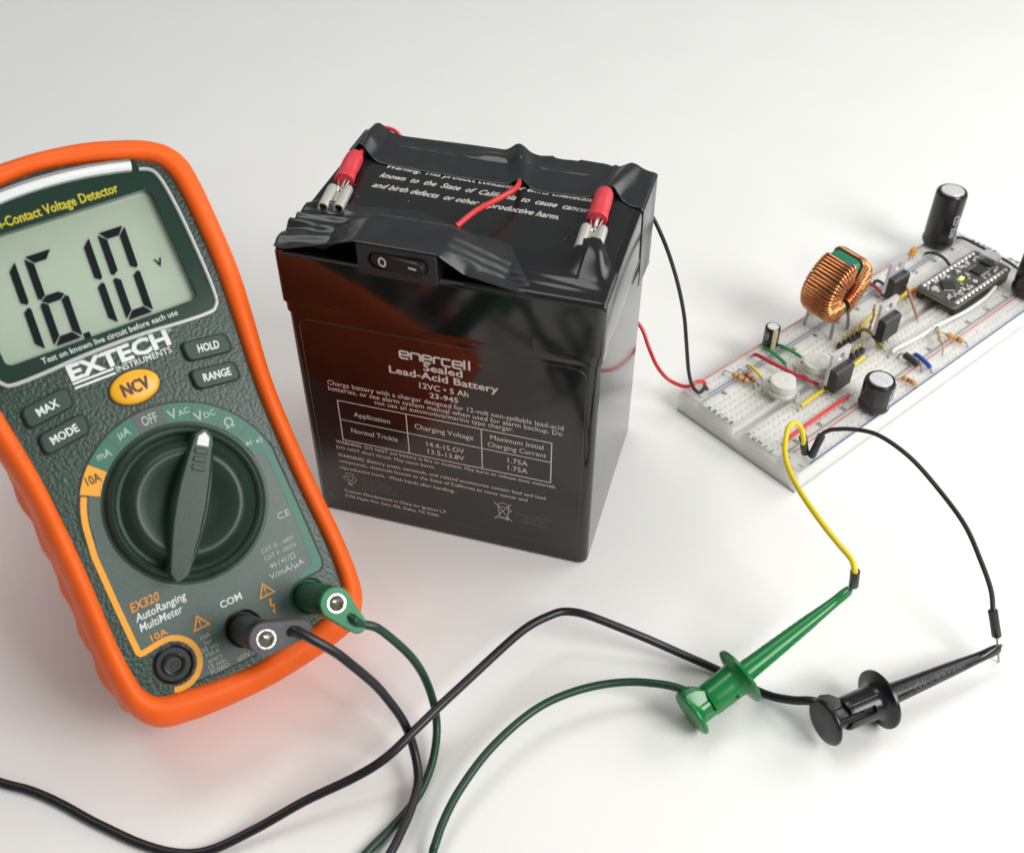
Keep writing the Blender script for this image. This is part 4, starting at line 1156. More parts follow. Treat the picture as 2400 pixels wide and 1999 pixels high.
wire('red wire from behind the battery to the plus rail of the breadboard', [(34.0, 303.5, 36), (40.5, 303.4, 33), (44.6, 301.4, 30.0), (47.4, 297.5, 24.0), (50.4, 295.2, 18.0), (54.2, 293.8, 13.5), (58.7, 292.2, 11.6), (61.8, 291.6, 11.6), (65.4, 293.5, 12.2), (67.9, 295.2, 10.4), (68.5, 295.8, 8.4)], 0.68, 'red_wire')
wire('black wire arching from behind the battery to the minus rail of the breadboard', [(30.0, 304, 76), (36.5, 300, 83), (40.8, 287.0, 84.8), (42.7, 287.5, 83.0), (45.2, 285.1, 79.0), (48.7, 284.0, 71.0), (52.7, 285.3, 59.0), (56.1, 287.2, 46.0), (58.1, 288.4, 35.0), (60.6, 289.3, 20.5), (62.9, 289.8, 13.0), (65.5, 289.6, 10.4), (67.9, 292.3, 10.4), (68.9, 293.6, 8.4)], 0.66, 'black_wire')

# ------------------------------------------------------------------ breadboard: u along its length from row 63, v across from row A, z up
BO = Vector((70.342, 284.852, 0)); AA = math.radians(40.008)
RZ = Matrix.Rotation(AA, 3, 'Z')
ZT = 8.5
PT = 2.54
def bthing(name, label, cat, u, v, group=None):
    t = thing(name, label, cat, tuple(RZ @ Vector((u, -v, ZT)) + BO), RZ, group)
    return t, (lambda U, V, Z: (U - u, -(V - v), Z - ZT))
bb = thing('breadboard', 'white solderless breadboard full of electronic parts', 'breadboard', tuple(BO), RZ)
X = lambda u, v, z: (u, -v, z)
prof = [(-12.9, 0), (-13.1, 0.6), (-13.1, 7.5), (-12.85, 8.2), (-12.2, 8.5), (-4.3, 8.5), (-4.05, 8.05), (-3.8, 8.5), (12.0, 8.5), (12.35, 8.1), (12.8, 5.6), (15.1, 5.6), (15.55, 8.1), (15.9, 8.5),
        (31.1, 8.5), (31.35, 8.05), (31.6, 8.5), (40.2, 8.5), (40.8, 8.2), (41.05, 7.5), (41.05, 0.6), (40.9, 0)]
flat = {4, 7, 13, 16}                       # profile edges that carry contact holes: left open here
U0, U1 = -4.3, 161.6
rings = []
for u, dz in ((U0, 1.7), (U0 + 0.35, 0.7), (U0 + 1.3, 0.0), (U1 - 1.3, 0.0), (U1 - 0.35, 0.7), (U1, 1.7)):
    rings.append([X(u, v, z - (dz * min(1, (z - 7) / 1.2 + 0.35) if z > 7 else 0)) for v, z in prof])
m_ = MB(); n = len(prof)
for r in rings: m_.v += r
for k in range(5):
    for i in range(n):
        if k == 2 and i in flat: continue
        j = (i + 1) % n
        m_.f.append([k * n + i, k * n + j, (k + 1) * n + j, (k + 1) * n + i])
m_.f.append(list(range(n))); m_.f.append([5 * n + i for i in range(n)])
body_ = m_.build('board_body', 'board', bb, smooth=40)

def hole_sheet(v0, v1, us, vs, hw=0.62):
    """flat strip pierced by square funnel-mouthed contact holes"""
    ue = [U0 + 1.3] + [e for u in us for e in (u - hw, u + hw)] + [U1 - 1.3]
    ve = [v0] + [e for v in vs for e in (v - hw, v + hw)] + [v1]
    s_ = MB(); d_ = MB()
    nu = len(ue)
    s_.v = [X(u, v, ZT) for v in ve for u in ue]
    for j in range(len(ve) - 1):
        for i in range(nu - 1):
            if i % 2 == 1 and j % 2 == 1:
                c = ((ue[i] + ue[i + 1]) / 2, (ve[j] + ve[j + 1]) / 2)
                sq = lambda h, z: [X(c[0] + a * h, c[1] + b * h, z) for a, b in ((-1, -1), (1, -1), (1, 1), (-1, 1))]
                s_.loft([sq(hw, ZT), sq(0.45, ZT - 0.5), sq(0.45, ZT - 1.1)], False, True)
            else:
                s_.f.append([j * nu + i, j * nu + i + 1, (j + 1) * nu + i + 1, (j + 1) * nu + i])
    return s_
us = [k * PT for k in range(63)]
ur = [4.95 + g_ * 6 * PT + k * PT for g_ in range(10) for k in range(5)]
for nm, a in (('power_rail', (-12.2, -4.3, ur, [-9.55, -7.0])), ('terminal_strip', (-3.8, 12.0, us, [k * PT for k in range(5)])),
              ('terminal_strip', (15.9, 31.1, us, [17.78 + k * PT for k in range(5)])), ('power_rail', (31.6, 40.2, ur, [35.65, 38.2]))):
    hole_sheet(*a).build(nm, 'board', bb, smooth=0)
PZ = ZT + 0.05
PP = lambda u, v: X(u, v, PZ)
for v, c, a0 in ((-12.0, 'red_line', 5.5), (-5.3, 'blue_line', 2.6), (33.0, 'red_line', 2.6), (39.75, 'blue_line', 2.6)):
    b = MB(); stroke(b, [(a0, v), (157.5, v)], 0.42, PP); b.build('rail_line', c, bb, smooth=0)
def bprint(s_, u, v, h, m_='black_print', al_='c', wd=None):
    b = MB(); text(b, s_, 0, 0, h, wd, al_, 0, 0, 0.022, lambda x, y: PP(u + y, v + x)); b.build('board_lettering', m_, bb, smooth=0)
for i, ch in enumerate('ABCDEFGHIJ'):
    v = (i * PT if i < 5 else 17.78 + (i - 5) * PT)
    bprint(ch, -2.9, v - 0.3, 1.55); bprint(ch, 158.9, v - 0.3, 1.55)
for r in range(5, 61, 5):
    u = (63 - r) * PT
    bprint(str(r), u - 0.8, -2.3, 1.6, wd=2.0); bprint(str(r), u - 0.8, 29.9, 1.6, wd=2.0)
for u in (-0.4, 157.6):
    b = MB(); stroke(b, [(u - 0.9, -11.1), (u + 0.9, -11.1)], 0.28, PP); stroke(b, [(u, -12.0), (u, -10.2)], 0.28, PP); b.build('rail_mark', 'red_line', bb, smooth=0)
    for v, c in ((-6.7, 'black_print'), (38.6, 'black_print')):
        b = MB(); stroke(b, [(u, v - 0.9), (u, v + 0.9)], 0.3, PP); b.build('rail_mark', c, bb, smooth=0)
    b = MB(); stroke(b, [(u - 0.9, 33.4), (u + 0.9, 33.4)], 0.28, PP); stroke(b, [(u, 32.5), (u, 34.3)], 0.28, PP); b.build('rail_mark', 'red_line', bb, smooth=0)

# ------------------------------------------------------------------ parts plugged into the board
def jumper(label, a, b, m, r=0.62, h=1.0, arch_=0.0, bare=1.6, mid=None, group='jumper wires on the breadboard', name='jumper_wire'):
    """insulated wire with bare ends bent down into two holes; a, b = (u, v)"""
    A, B = Vector(a), Vector(b)
    c = (A + B) / 2
    t, L = bthing(name, label, 'jumper wire', c.x, c.y, group)
    d = (B - A).normalized(); D_ = (B - A).length
    z0 = ZT + r + 0.15
    pts = []
    path = [A + d * bare] + ([Vector(q[:2]) for q in mid] if mid else [A + (B - A) * k for k in (0.25, 0.5, 0.75)]) + [B - d * bare]
    zz = [z0 + 0.25 * h] + ([q[2] for q in mid] if mid else [z0 + h * 0.8 + arch_ * 0.75, z0 + h + arch_, z0 + h * 0.8 + arch_ * 0.75]) + [z0 + 0.25 * h]
    for q, z in zip(path, zz): pts.append(L(q.x, q.y, z))
    MB().tube(spline(pts, 6), r, 12).build('insulation', m, t, smooth=60)
    for P_, Q_ in ((A, A + d * (bare + 0.4)), (B, B - d * (bare + 0.4))):
        e = (P_ + (Q_ - P_) * 0.4)
        MB().tube(spline([L(P_.x, P_.y, ZT - 1.5), L(P_.x, P_.y, ZT + 0.4), L(e.x, e.y, z0 + 0.05), L(Q_.x, Q_.y, z0 + 0.25 * h)], 4), 0.3, 8).build('lead', 'lead', t, smooth=60)
    return t
jumper('green jumper wire under the small black capacitor, the one next to the crimson wire', (37.0, -9.75), (35.56, 2.54), 'green_wire', h=0.9, bare=0.5)
jumper('green jumper wire ending at the far white trimmer, right of the small capacitor', (42.2, -7.9), (43.2, 4.0), 'green_wire', h=0.6, bare=0.6)
jumper('long crimson jumper wire passing between the two white trimmers', (30.48, -9.55), (35.56, 17.78), 'crimson_wire', 0.72, mid=[(30.0, -6.8, 11.2), (29.7, -1.8, 12.0), (29.9, 2.7, 12.3), (30.3, 6.3, 12.3), (31.0, 10.2, 12.1), (32.8, 13.8, 11.8)], bare=0.9)
jumper('yellow jumper wire beside the two brown resistors', (25.0, -7.0), (22.86, 2.54), 'yellow_wire', 0.6)
jumper('yellow jumper wire lying in front of the nearest power transistor', (37.2, 20.0), (20.4, 20.32), 'yellow_wire', 0.62, h=0.6)
jumper('long straight red jumper wire along the front row of holes', (42.0, 27.5), (3.2, 27.9), 'red_wire', 0.66, h=0.5, bare=2.2)
jumper('yellow jumper wire under the pin header nearest the front', (62.5, 17.9), (52.5, 18.6), 'yellow_wire', 0.62, h=0.7)
jumper('yellow jumper wire behind the middle power transistor', (68.0, 6.6), (88.5, 4.6), 'yellow_wire', 0.62, h=0.8)
jumper('olive yellow jumper wire looping around the foot of the middle power transistor', (69.5, 7.6), (70.0, 20.3), 'olive_wire', 0.66, mid=[(71.2, 9.0, 11.6), (72.0, 11.5, 11.6), (71.5, 14.5, 10.6), (70.6, 17.2, 9.6)], bare=0.8)
jumper('yellow jumper wire between the farthest transistor and the circuit board', (97.0, 5.0), (112.5, 4.6), 'yellow_wire', 0.66, h=0.9)
jumper('short red jumper wire beside the yellow one at the circuit board corner', (102.5, 6.6), (111.5, 5.8), 'red_wire', 0.6, h=0.8)
jumper('short red jumper wire behind the copper coil', (100.0, -9.3), (96.5, 1.2), 'crimson_wire', 0.66, h=1.2)
jumper('short black jumper wire behind the copper coil', (101.6, -9.3), (100.5, 0.0), 'black_wire', 0.6, arch_=1.6)
jumper('long white jumper wire running along the circuit board', (68.58, 22.86), (138.0, 24.6), 'white_wire', 0.72, mid=[(73, 23.1, 10.4), (85, 24.3, 10.3), (96, 24.6, 10.2), (112, 26.2, 9.8), (126, 26.2, 9.8)], bare=2.0)
jumper('black jumper wire curving from the rail to the side of the circuit board', (135.0, -7.4), (134.6, 5.6), 'black_wire', 0.62, arch_=1.6, bare=0.5)
jumper('thin black jumper wire across the far end of the breadboard', (155.2, -7.0), (153.0, 34.0), 'black_wire', 0.6, mid=[(155.5, -2, 10.2), (155.5, 8, 10.0), (154.9, 18, 9.9), (153.4, 25, 9.7), (153.2, 30, 9.6)])
t, L = bthing('jumper_wire', 'bare brown wire strung from the farthest transistor over the middle channel', 'jumper wire', 100, 10, 'jumper wires on the breadboard')
MB().tube(spline([L(104.6, 2.5, 14.8), L(103.4, 4.0, 14.6), L(101, 8, 13.4), L(96.8, 14.5, 10.6), L(95.5, 16.8, 9.5)], 6), 0.55, 10, [0.42 + 0.25 * (i / 24) for i in range(25)]).build('wire', 'brown_wire', t, smooth=60)
MB().tube([L(95.6, 16.6, 9.6), L(95.1, 17.6, 8.6), L(94.9, 17.8, 7.5)], 0.3, 8).build('lead', 'lead', t, smooth=60)
t, L = bthing('jumper_wire', 'short bent wire stub standing beside the middle power transistor', 'jumper wire', 68.4, 13.4, 'jumper wires on the breadboard')
MB().tube(spline([L(68.2, 13.2, 15.5), L(68.0, 13.2, 19), L(68.3, 13.3, 22), L(67.9, 13.0, 24.0), L(67.6, 12.9, 26.8)], 5), 0.5, 9, [0.45 + 0.12 * math.sin(i * 1.3) for i in range(21)]).build('wire', 'brown_wire', t, smooth=60)

def resistor(label, a, b, m, bands, z=None, lean=(0, 0), r=1.05, ln=6.2, zr=(0.9, 0.9), off=0.0):
    A, B = Vector(a), Vector(b)
    c = (A + B) / 2
    t, L = bthing('resistor', label, 'resistor', c.x, c.y, 'resistors on the breadboard')
    d = (B - A).normalized()
    c = c + d * off
    p0, p1 = c - d * ln / 2, c + d * ln / 2
    za, zb = ZT + r + zr[0], ZT + r + zr[1]
    a3, b3 = Vector(L(p0.x, p0.y, za)), Vector(L(p1.x, p1.y, zb))
    R_ = frame(a3, b3)
    f = lambda x, y, z_: tuple(R_ @ Vector((x, y, z_)) + a3)
    T = (b3 - a3).length
    pr = [(0.35, 0), (0.8, 0.12), (1.0, 0.5), (1.02, 1.3), (0.9, 1.75), (0.84, 2.2), (0.84, T - 2.2), (0.9, T - 1.75), (1.02, T - 1.3), (1.0, T - 0.5), (0.8, T - 0.12), (0.35, T)]
    rad = lambda h: next((p[0] + (q[0] - p[0]) * (h - p[1]) / (q[1] - p[1]) for p, q in zip(pr, pr[1:]) if p[1] <= h <= q[1]), 0.84) * r
    bd = MB().lathe([(q[0] * r, q[1]) for q in pr], 24, f).build('resistor_body', m, t, smooth=50)
    for h, c_ in bands:
        h *= T
        hs_ = [h - 0.32, h - 0.1, h + 0.1, h + 0.32]
        MB().lathe([(rad(q) + 0.03, q) for q in hs_], 24, f, False, False).build('colour_band', c_, bd, smooth=50)
    for P_, e3, sgn in ((A, a3, 1), (B, b3, -1)):
        e = Vector(L(P_.x, P_.y, ZT))
        top = Vector((e.x, e.y, e3.z))
        MB().tube(spline([e - Vector((0, 0, 1.5)), e + Vector((0, 0, 0.3)), e + (top - e) * 0.8 + (e3 - top) * 0.12, top + (e3 - top) * 0.55, e3 + (b3 - a3).normalized() * 0.3 * sgn], 5), 0.27, 8).build('lead', 'lead', t, smooth=60)
    return t
resistor('tan resistor with two orange bands, leftmost on the breadboard', (15.1, -9.55), (17.78, 2.54), 'tan', [(0.13, 'band_gold'), (0.36, 'band_red'), (0.78, 'band_red')], zr=(1.0, 0.4), off=0.6)
resistor('brownish resistor between the leftmost resistor and a yellow wire', (20.2, -7.0), (19.4, 3.3), 'brown_res', [(0.3, 'band_brown'), (0.5, 'brown_res'), (0.72, 'band_brown')], zr=(0.8, 0.3), r=0.95, ln=5.4, off=0.6)
resistor('tan resistor with brown bands behind the round silver capacitor', (60.9, 34.2), (62.0, 40.0), 'tan', [(0.14, 'band_gold'), (0.42, 'band_brown'), (0.62, 'band_red')], zr=(0.9, 0.5), ln=5.6, r=1.0, off=-0.2)
resistor('tan resistor crossing the red line next to the beige resistor', (93.2, 27.9), (95.8, 38.3), 'tan', [(0.16, 'band_orange'), (0.66, 'band_brown'), (0.86, 'band_gold')], zr=(1.2, 0.6), off=0.4)
resistor('pale beige resistor standing askew over the red line', (94.2, 25.4), (84.6, 35.2), 'beige', [(0.2, 'band_white'), (0.34, 'band_gold'), (0.8, 'band_gold')], zr=(2.6, 1.6), off=-1.0, ln=6.0)
# diode with a thick black body and the blue wire beside it
t, L = bthing('diode', 'black cylindrical diode beside the blue wire', 'diode', 71, 30)
a3, b3 = Vector(L(71.6, 27.4, 10.9)), Vector(L(71.3, 33.6, 10.3))
R_ = frame(a3, b3); f = lambda x, y, z: tuple(R_ @ Vector((x, y, z)) + a3)
MB().lathe([(1.1, 0), (1.3, 0.2), (1.32, 5.9), (1.1, 6.2)], 24, f).build('diode_body', 'epoxy', t, smooth=40)
MB().tube(spline([L(71.1, 25.4, 7.5), L(71.1, 25.5, 9.4), L(71.4, 26.4, 10.7), L(71.6, 27.6, 10.9)], 5), 0.4, 8).build('lead', 'lead', t, smooth=60)
MB().tube(spline([L(71.3, 33.4, 10.3), L(71.1, 34.9, 10.4), L(70.9, 35.6, 9.2), L(70.9, 35.65, 7.5)], 5), 0.4, 8).build('lead', 'lead', t, smooth=60)
jumper('blue jumper wire beside the black diode', (76.3, 28.2), (73.5, 38.2), 'blue_wire', 0.85, h=0.8, bare=1.1)

def capacitor(label, u, v, r, h, stripe, smat='stripe', z0=0.6, lean=(0, 0), marks=(), top='alu', cross=True):
    """aluminium can in a black sleeve; stripe = angle of the pale stripe"""
    t, L = bthing('electrolytic_capacitor', label, 'capacitor', u, v, 'electrolytic capacitors on the breadboard')
    def f(x, y, z): return (x + lean[0] * z / h, y + lean[1] * z / h, z + z0)
    pr = [(r * 0.86, 0), (r * 1.0, 0.12 * r), (r * 1.03, 0.32 * r), (r * 1.0, 0.5 * r), (r * 0.95, 0.62 * r), (r, 0.85 * r), (r, h - 0.22 * r), (r * 0.97, h - 0.1 * r), (r * 0.88, h), (r * 0.76, h + 0.02), (r * 0.74, h - 0.02 * r)]
    c_ = MB().lathe(pr, 56, f).build('sleeve', 'cap_sleeve', t, smooth=35)
    MB().lathe([(r * 0.745, h - 0.015 * r), (r * 0.70, h + 0.05 * r), (0, h + 0.06 * r)], 40, f, False, True).build('can_top', top, c_, smooth=30)
    if cross:
        b = MB()
        F_ = lambda x, y: f(x, y, h + 0.08 * r)
        for an in (stripe + 45, stripe + 135):
            ca, sa = math.cos(math.radians(an)), math.sin(math.radians(an))
            stroke(b, [(-ca * r * 0.66, -sa * r * 0.66), (ca * r * 0.66, sa * r * 0.66)], 0.045 * r + 0.05, F_)
        b.build('vent_score', 'alu_line', c_, smooth=0)
    if smat:
        b = MB()
        hs_ = [(q[0] + 0.05, q[1]) for q in pr[1:9]]
        n_ = 10; w_ = 38
        for k in range(len(hs_)):
            for i in range(n_ + 1):
                an = math.radians(stripe - w_ / 2 + w_ * i / n_)
                b.v.append(f(hs_[k][0] * math.cos(an), hs_[k][0] * math.sin(an), hs_[k][1] + (0.02 if k == len(hs_) - 1 else 0)))
        for k in range(len(hs_) - 1):
            for i in range(n_): b.f.append([k * (n_ + 1) + i, k * (n_ + 1) + i + 1, (k + 1) * (n_ + 1) + i + 1, (k + 1) * (n_ + 1) + i])
        b.build('stripe', smat, c_, smooth=40)
    for s_, an, hh, size in marks:
        b = MB()
        text(b, s_, 0, 0, size, None, 'l', 0, 0, 0.02, lambda x, y: f((r + 0.06) * math.cos(math.radians(an) - y / r), (r + 0.06) * math.sin(math.radians(an) - y / r), h * hh - x) if True else 0)
        b.build('sleeve_lettering', 'batt_faint' if size < 0.8 else 'stripe', c_, smooth=0)
    for sx in (-0.45, 0.45):
        MB().tube([(sx * r * 0.8, 0, z0 + 0.3), (sx * r * 0.8, 0, -1.5)], 0.3, 8).build('lead', 'lead', t)
    return t
capacitor('small black capacitor standing at the left rail above two green wires', 40.2, -9.2, 2.85, 8.6, -118, 'gold_stripe', marks=[('-25V', -165, 0.85, 1.3)], cross=False, top='white_plastic', lean=(0.1, 0.1))
capacitor('short fat capacitor with a crossed silver top near the front rail', 41.6, 36.2, 5.4, 12.2, -42, 'stripe', marks=[('VZ(M)', -74, 0.92, 2.3), ('A', -82, 0.2, 2.0)])
capacitor('tall black capacitor standing at the far left rail', 146.2, -9.0, 6.2, 24.5, -20, None, marks=[('CD 220', -95, 0.66, 2.2), ('50V', -75, 0.60, 1.6)], cross=False)
capacitor('tall black capacitor at the right rail, cut off by the right side of the photo', 143.2, 34.4, 6.4, 24.5, 60, None, cross=False)

def transistor(label, u, v, z0, hole_m='groove', topcut=0.8):
    """TO-220 package; (u, v) = middle of the moulded body, z0 = underside of the body above the board"""
    t, L_ = bthing('power_transistor', label, 'transistor', u, v, 'power transistors on the breadboard')
    f = lambda x, y, z: (x, -y, z - ZT)          # x along the rows, y towards the front row, z up
    bo = MB()
    zb, zt = z0, z0 + 9.1
    bo.loft([[f(x, y, z) for x, y in ((-4.85, -2.0), (4.85, -2.0), (4.85, 2.25), (-4.85, 2.25))] if z < zt - 0.1 else [f(x, y, z) for x, y in ((-4.85, -2.0), (4.85, -2.0), (4.85, 1.2), (-4.85, 1.2))] for z in (zb, zt - topcut, zt)])
    b_ = bo.build('package', 'epoxy', t, smooth=0, bevel=0.15, seg=1)
    MB().lathe([(0.75, 0), (0.72, 0.03), (0.6, 0.03)], 20, lambda x, y, z: f(x - 2.6, 2.262 + z, y + zb + 2.0), False, True).build('moulding_dimple', 'chip', b_, smooth=30)
    tb_ = MB()
    to = by_angle([(-4.95, zb + 1.0), (4.95, zb + 1.0), (4.95, zt + 1.4), (4.45, zt + 1.9), (4.95, zt + 2.4), (4.95, zt + 6.2), (-4.95, zt + 6.2), (-4.95, zt + 2.4), (-4.45, zt + 1.9), (-4.95, zt + 1.4)], (0, zt + 3.2), 72)
    ti = [(1.85 * math.cos(2 * math.pi * k / 72), zt + 3.2 + 1.85 * math.sin(2 * math.pi * k / 72)) for k in range(72)]
    tb_.loft([[f(x, -2.25, z) for x, z in ti], [f(x, -2.25, z) for x, z in to], [f(x, -0.98 - 0.0, z) for x, z in to], [f(x, -0.98, z) for x, z in ti], [f(x, -2.25, z) for x, z in ti]], False, False)
    tb_.build('tab', 'tab', t, smooth=30)
    for k in (-1, 0, 1):
        lg = MB()
        x_ = k * 2.54
        lg.loft([[f(x_ + a, 0.6 + b + dy, z) for a, b in ((-w_, -0.25), (w_, -0.25), (w_, 0.25), (-w_, 0.25))] for z, w_, dy in ((zb + 0.5, 0.6, 0), (max(zb - 0.8, ZT + 0.6), 0.6, 0), (max(zb - 1.4, ZT + 0.4), 0.38, 0), (ZT - 1.5, 0.38, 0))])
        lg.build('leg', 'lead', t, smooth=0)
    return t
transistor('power transistor nearest the front, beside the white trimmers', 39.2, 21.9, 10.5)
transistor('middle power transistor in front of the copper coil', 73.4, 16.6, 12.4)
transistor('farthest power transistor, between the copper coil and the circuit board', 99.4, 2.4, 11.0)

def trimmer(label, u, v):
    t, L_ = bthing('trimmer_potentiometer', label, 'trimmer', u, v, 'trimmer potentiometers on the breadboard')
    z0 = 3.0
    base = MB().lathe([(4.3, z0), (4.95, z0 + 0.3), (5.0, z0 + 1.5), (4.7, z0 + 1.8)], 48, None).build('base_ring', 'trim_base', t, smooth=40)
    br = MB().loft([[(x, y, z) for x, y in rrect(-3.8, 2.5, 3.8, 7.4, 0.8, 3)] for z in (z0 + 0.1, z0 + 1.3)]).build('base_bracket', 'trim_base', t, smooth=30)
    n_ = 64
    def ring(r, z):
        out = []
        for i in range(n_):
            a = 2 * math.pi * i / n_
            x, y = r * math.cos(a), r * math.sin(a)
            q = x * math.cos(2.3) + y * math.sin(2.3)
            if q < -r * 0.86: x, y = x + (-r * 0.86 - q) * math.cos(2.3), y + (-r * 0.86 - q) * math.sin(2.3)
            out.append((x, y, z))
        return out
    k_ = MB().loft([ring(4.25, z0 + 1.8), ring(4.3, z0 + 3.0), ring(4.62, z0 + 3.1), ring(4.7, z0 + 3.4), ring(4.7, z0 + 5.0), ring(4.55, z0 + 5.35), ring(4.2, z0 + 5.5), ring(1.0, z0 + 5.5), ring(0.8, z0 + 5.35)]).build('adjuster', 'trim', t, smooth=30, wn=True)
    b = MB(); text(b, '60', 2.6, 5.6, 1.5, None, 'c', -50, 0, 0.01, plane(z0 + 1.36)); b.build('value_lettering', 'black_print', br, smooth=0)
    b = MB().add([(-0.9, 5.2, z0 + 1.36), (0.6, 5.1, z0 + 1.36), (-0.3, 6.4, z0 + 1.36)], [(0, 1, 2)]); b.build('value_lettering', 'black_print', br, smooth=0)
    for x, y in ((-2.54, 6.4), (2.54, 6.4), (2.6, -4.9)):
        MB().loft([[(x + a, y + b_, z) for a, b_ in ((-w_, -0.22), (w_, -0.22), (w_, 0.22), (-w_, 0.22))] for z, w_ in ((z0 + 1.0, 0.75), (1.0, 0.75), (0.5, 0.4), (-1.5, 0.4))]).build('leg', 'tab', t, smooth=0)
    return t
trimmer('white round trimmer nearest the near end of the breadboard', 20.6, 12.4)
trimmer('white round trimmer partly behind the nearest power transistor', 37.6, 13.0)

def header(label, u0, u1, v, zb=8.6):
    t, L = bthing('pin_header', label, 'pin header', (u0 + u1) / 2, v, 'black pin headers on the breadboard')
    k = 0; u = u0
    while u <= u1 + 0.01:
        MB().box(L(u, v, zb + 1.25), (2.3, 2.3, 2.5)).build('header_block', 'epoxy', t, smooth=0, bevel=0.45, seg=1)
        MB().box(L(u, v, zb + 3.6), (0.62, 0.62, 5.6)).build('pin', 'brass', t, smooth=0, bevel=0.12, seg=1)
        u += PT
header('black pin header with gold pins in front of the copper coil', 58.9, 69.2, 8.6)
header('black pin header with gold pins behind the nearest power transistor', 57.4, 62.6, 15.2)

# ring shaped choke
t, L = bthing('toroid_inductor', 'copper wire wound green ring coil standing on its legs', 'inductor', 66.6, -3.6)
cz = 27.2 - ZT
yaw = math.radians(1)
Tm = Matrix.Rotation(yaw, 3, 'Z') @ Matrix.Rotation(math.radians(4), 3, 'X')
def tf(a, r, h):
    """a = angle round the ring, r = distance from its axle, h = along the axle towards the front row"""
    p = Tm @ Vector((r * math.cos(a), -h, r * math.sin(a)))
    return (p.x, p.y, p.z + cz)
ro_, ri_, hh = 12.1, 6.0, 5.8
sec = [(q[0], q[1]) for q in rrect(ri_, -hh, ro_, hh, 1.3, 4)]
rg = [[tf(2 * math.pi * k / 64, r, h) for r, h in sec] for k in range(65)]
MB().loft(rg, False, False).build('core', 'ferrite', t, smooth=50)
def winding(a0, a1, turns, seed):
    rnd = random.Random(seed)
    sw_ = [(q[0], q[1]) for q in rrect(ri_ - 0.62, -hh - 0.62, ro_ + 0.62, hh + 0.62, 1.9, 3)]
    # start each turn at the outside front corner
    pts = []
    ns = len(sw_)
    for k in range(turns):
        jit = rnd.uniform(-0.012, 0.012)
        for i in range(ns):
            r, h = sw_[i]
            tt = (k + i / ns) / turns
            a = a0 + (a1 - a0) * tt + jit
            squeeze = (r - ri_) / (ro_ - ri_)
            bump = 0.35 * (1 - squeeze) * (k % 2)
            e_ = (k % 2) * (1 - max(0.0, min(1.0, squeeze))) 
            pts.append(tf(a, r - (0.75 * e_ if squeeze < 0.15 else 0), h * (1 + 0.085 * e_)))
    return MB().tube(pts, 0.56, 8).build('winding', 'copper', t, smooth=60)
winding(math.radians(98), math.radians(258), 26, 3)
winding(math.radians(75), math.radians(-74), 24, 5)
for u, v, a, h in ((61.0, -9.55, 246, -5.2), (61.2, 2.54, 250, 5.6), (71.2, 2.54, 291, 5.6), (71.5, -9.55, 291, -5.6)):
    e = Vector(L(u, v, 7.4)); s_ = Vector(tf(math.radians(a), 12.5, h)); g_ = Vector(L(u, v, ZT + 1.5))
    MB().tube(spline([s_, s_ + (g_ - s_) * 0.35 + Vector((0.4, 0, 0)), g_, e], 6), 0.62, 9).build('leg', 'lead', t, smooth=60)

# disc capacitor
t, L = bthing('ceramic_capacitor', 'orange ceramic disc capacitor beside the tall far capacitor', 'capacitor', 128.6, -9.2)
fd = lambda x, y, z: (x * 0.95, z, y + 3.4)
MB().lathe([(0, -1.0), (1.4, -0.95), (2.0, -0.6), (2.2, 0), (2.0, 0.6), (1.4, 0.95), (0, 1.0)], 32, fd, False, False).build('disc', 'ceramic', t, smooth=60)
for s_ in (-1, 1): MB().tube([(s_ * 1.0, 0, 2.0), (s_ * 1.27, 0, 0.6), (s_ * 1.27, 0, -1.5)], 0.25, 8).build('lead', 'lead', t)

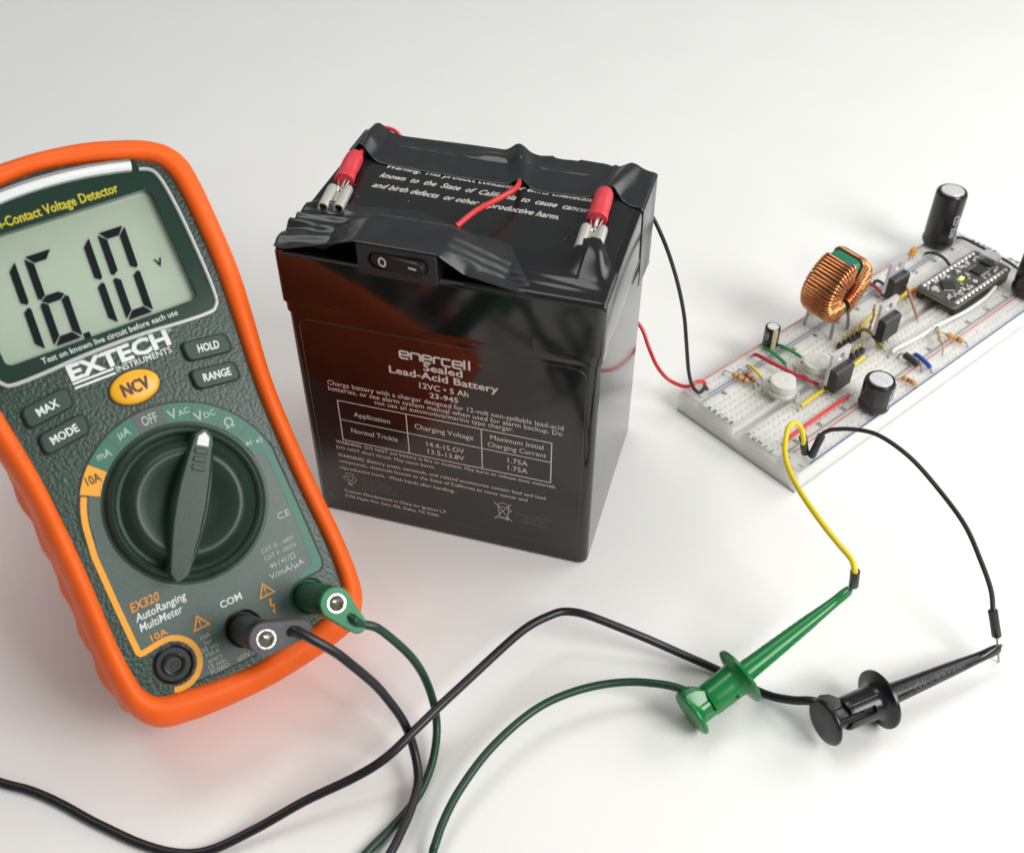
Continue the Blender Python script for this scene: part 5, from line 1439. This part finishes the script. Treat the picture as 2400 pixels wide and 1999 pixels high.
# microcontroller board
t, L = bthing('circuit_board', 'small black microcontroller circuit board with a lit green light', 'circuit board', 126, 15.9)
ZB = 14.0
ml = lambda u, v, z: L(u, v, z)
pc = MB().loft([[ml(u, v, z) for u, v in rrect(106.2, 7.4, 145.6, 24.6, 1.4, 4)] for z in (ZB - 1.5, ZB)]).build('board', 'pcb', t, smooth=30)
MB().loft([[ml(u, v, z) for u, v in rrect(106.12, 7.32, 145.68, 24.68, 1.45, 4)] for z in (ZB - 1.35, ZB - 0.35)], False, False).build('board_rim', 'pcb_edge', pc, smooth=30)
for v in (8.7, 23.4):
    MB().box(ml(126, v, (ZB - 1.55 + ZT + 0.1) / 2), (36.5, 2.4, ZB - 1.7 - ZT)).build('header_strip', 'epoxy', pc, smooth=0)
    for k in range(14):
        MB().lathe([(1.0, 0.02), (0.85, 0.25), (0.3, 0.7), (0.12, 0.95), (0, 1.0)], 10, lambda x, y, z, k=k, v=v: ml(109.5 + k * PT + x, v + y, ZB + z), False, True).build('solder_joint', 'solder', pc, smooth=60)
def part(nm, u, v, du, dv, h, m_, rot=0, parent=pc, z=ZB):
    r3 = Matrix.Rotation(math.radians(rot), 3, 'Z')
    return MB().box(ml(u, v, z + h / 2 + 0.02), (du, dv, h), r3).build(nm, m_, parent, smooth=0, bevel=0.08, seg=1)
c1 = part('chip', 115.8, 15.2, 5.0, 5.0, 0.9, 'chip', 45)
c2 = part('chip', 134.0, 17.0, 6.2, 4.6, 1.0, 'chip')
for s_ in (-1, 1):
    for k in range(6):
        part('chip_leg', 131.7 + k * 0.92, 17.0 + s_ * 2.7, 0.4, 0.9, 0.35, 'solder', 0, c2)
for s_ in (-1, 1):
    for k in range(7):
        o1 = Vector((k - 3) * 0.62 * Vector((0.7071, 0.7071))) + Vector((0.7071, -0.7071)) * s_ * 2.7
        part('chip_leg', 115.8 + o1.x, 15.2 + o1.y, 0.3, 0.55, 0.25, 'solder', 45 if True else 0, c1)
ub = part('usb_socket', 144.6, 15.2, 5.0, 7.0, 2.2, 'tab')
MB().box(ml(147.12, 15.2, ZB + 1.2), (0.3, 5.8, 1.3)).build('socket_mouth', 'groove', ub, smooth=0)
part('connector', 140.0, 16.6, 2.2, 5.5, 1.3, 'chip')
part('button', 110.0, 13.0, 2.6, 2.0, 0.9, 'tab'); 
lo = part('led', 124.2, 15.6, 1.5, 1.1, 0.6, 'led')
rnd = random.Random(11)
for k in range(170):
    u, v = rnd.uniform(108, 142), rnd.choice([rnd.uniform(10.2, 12.3), rnd.uniform(19.2, 21.8), rnd.uniform(10.2, 21.8)])
    if (abs(u - 115.8) < 4 and abs(v - 15.2) < 4) or (abs(u - 134) < 4.2 and abs(v - 17) < 4) or abs(u - 124.2) < 1.4: continue
    part('surface_mount_part', u, v, rnd.choice([0.8, 1.1, 1.6]), rnd.choice([0.6, 0.9]), rnd.uniform(0.3, 0.7), rnd.choice(['smd', 'smd', 'chip', 'solder', 'tab']), rnd.choice([0, 90]))
bpy.context.view_layer.update()
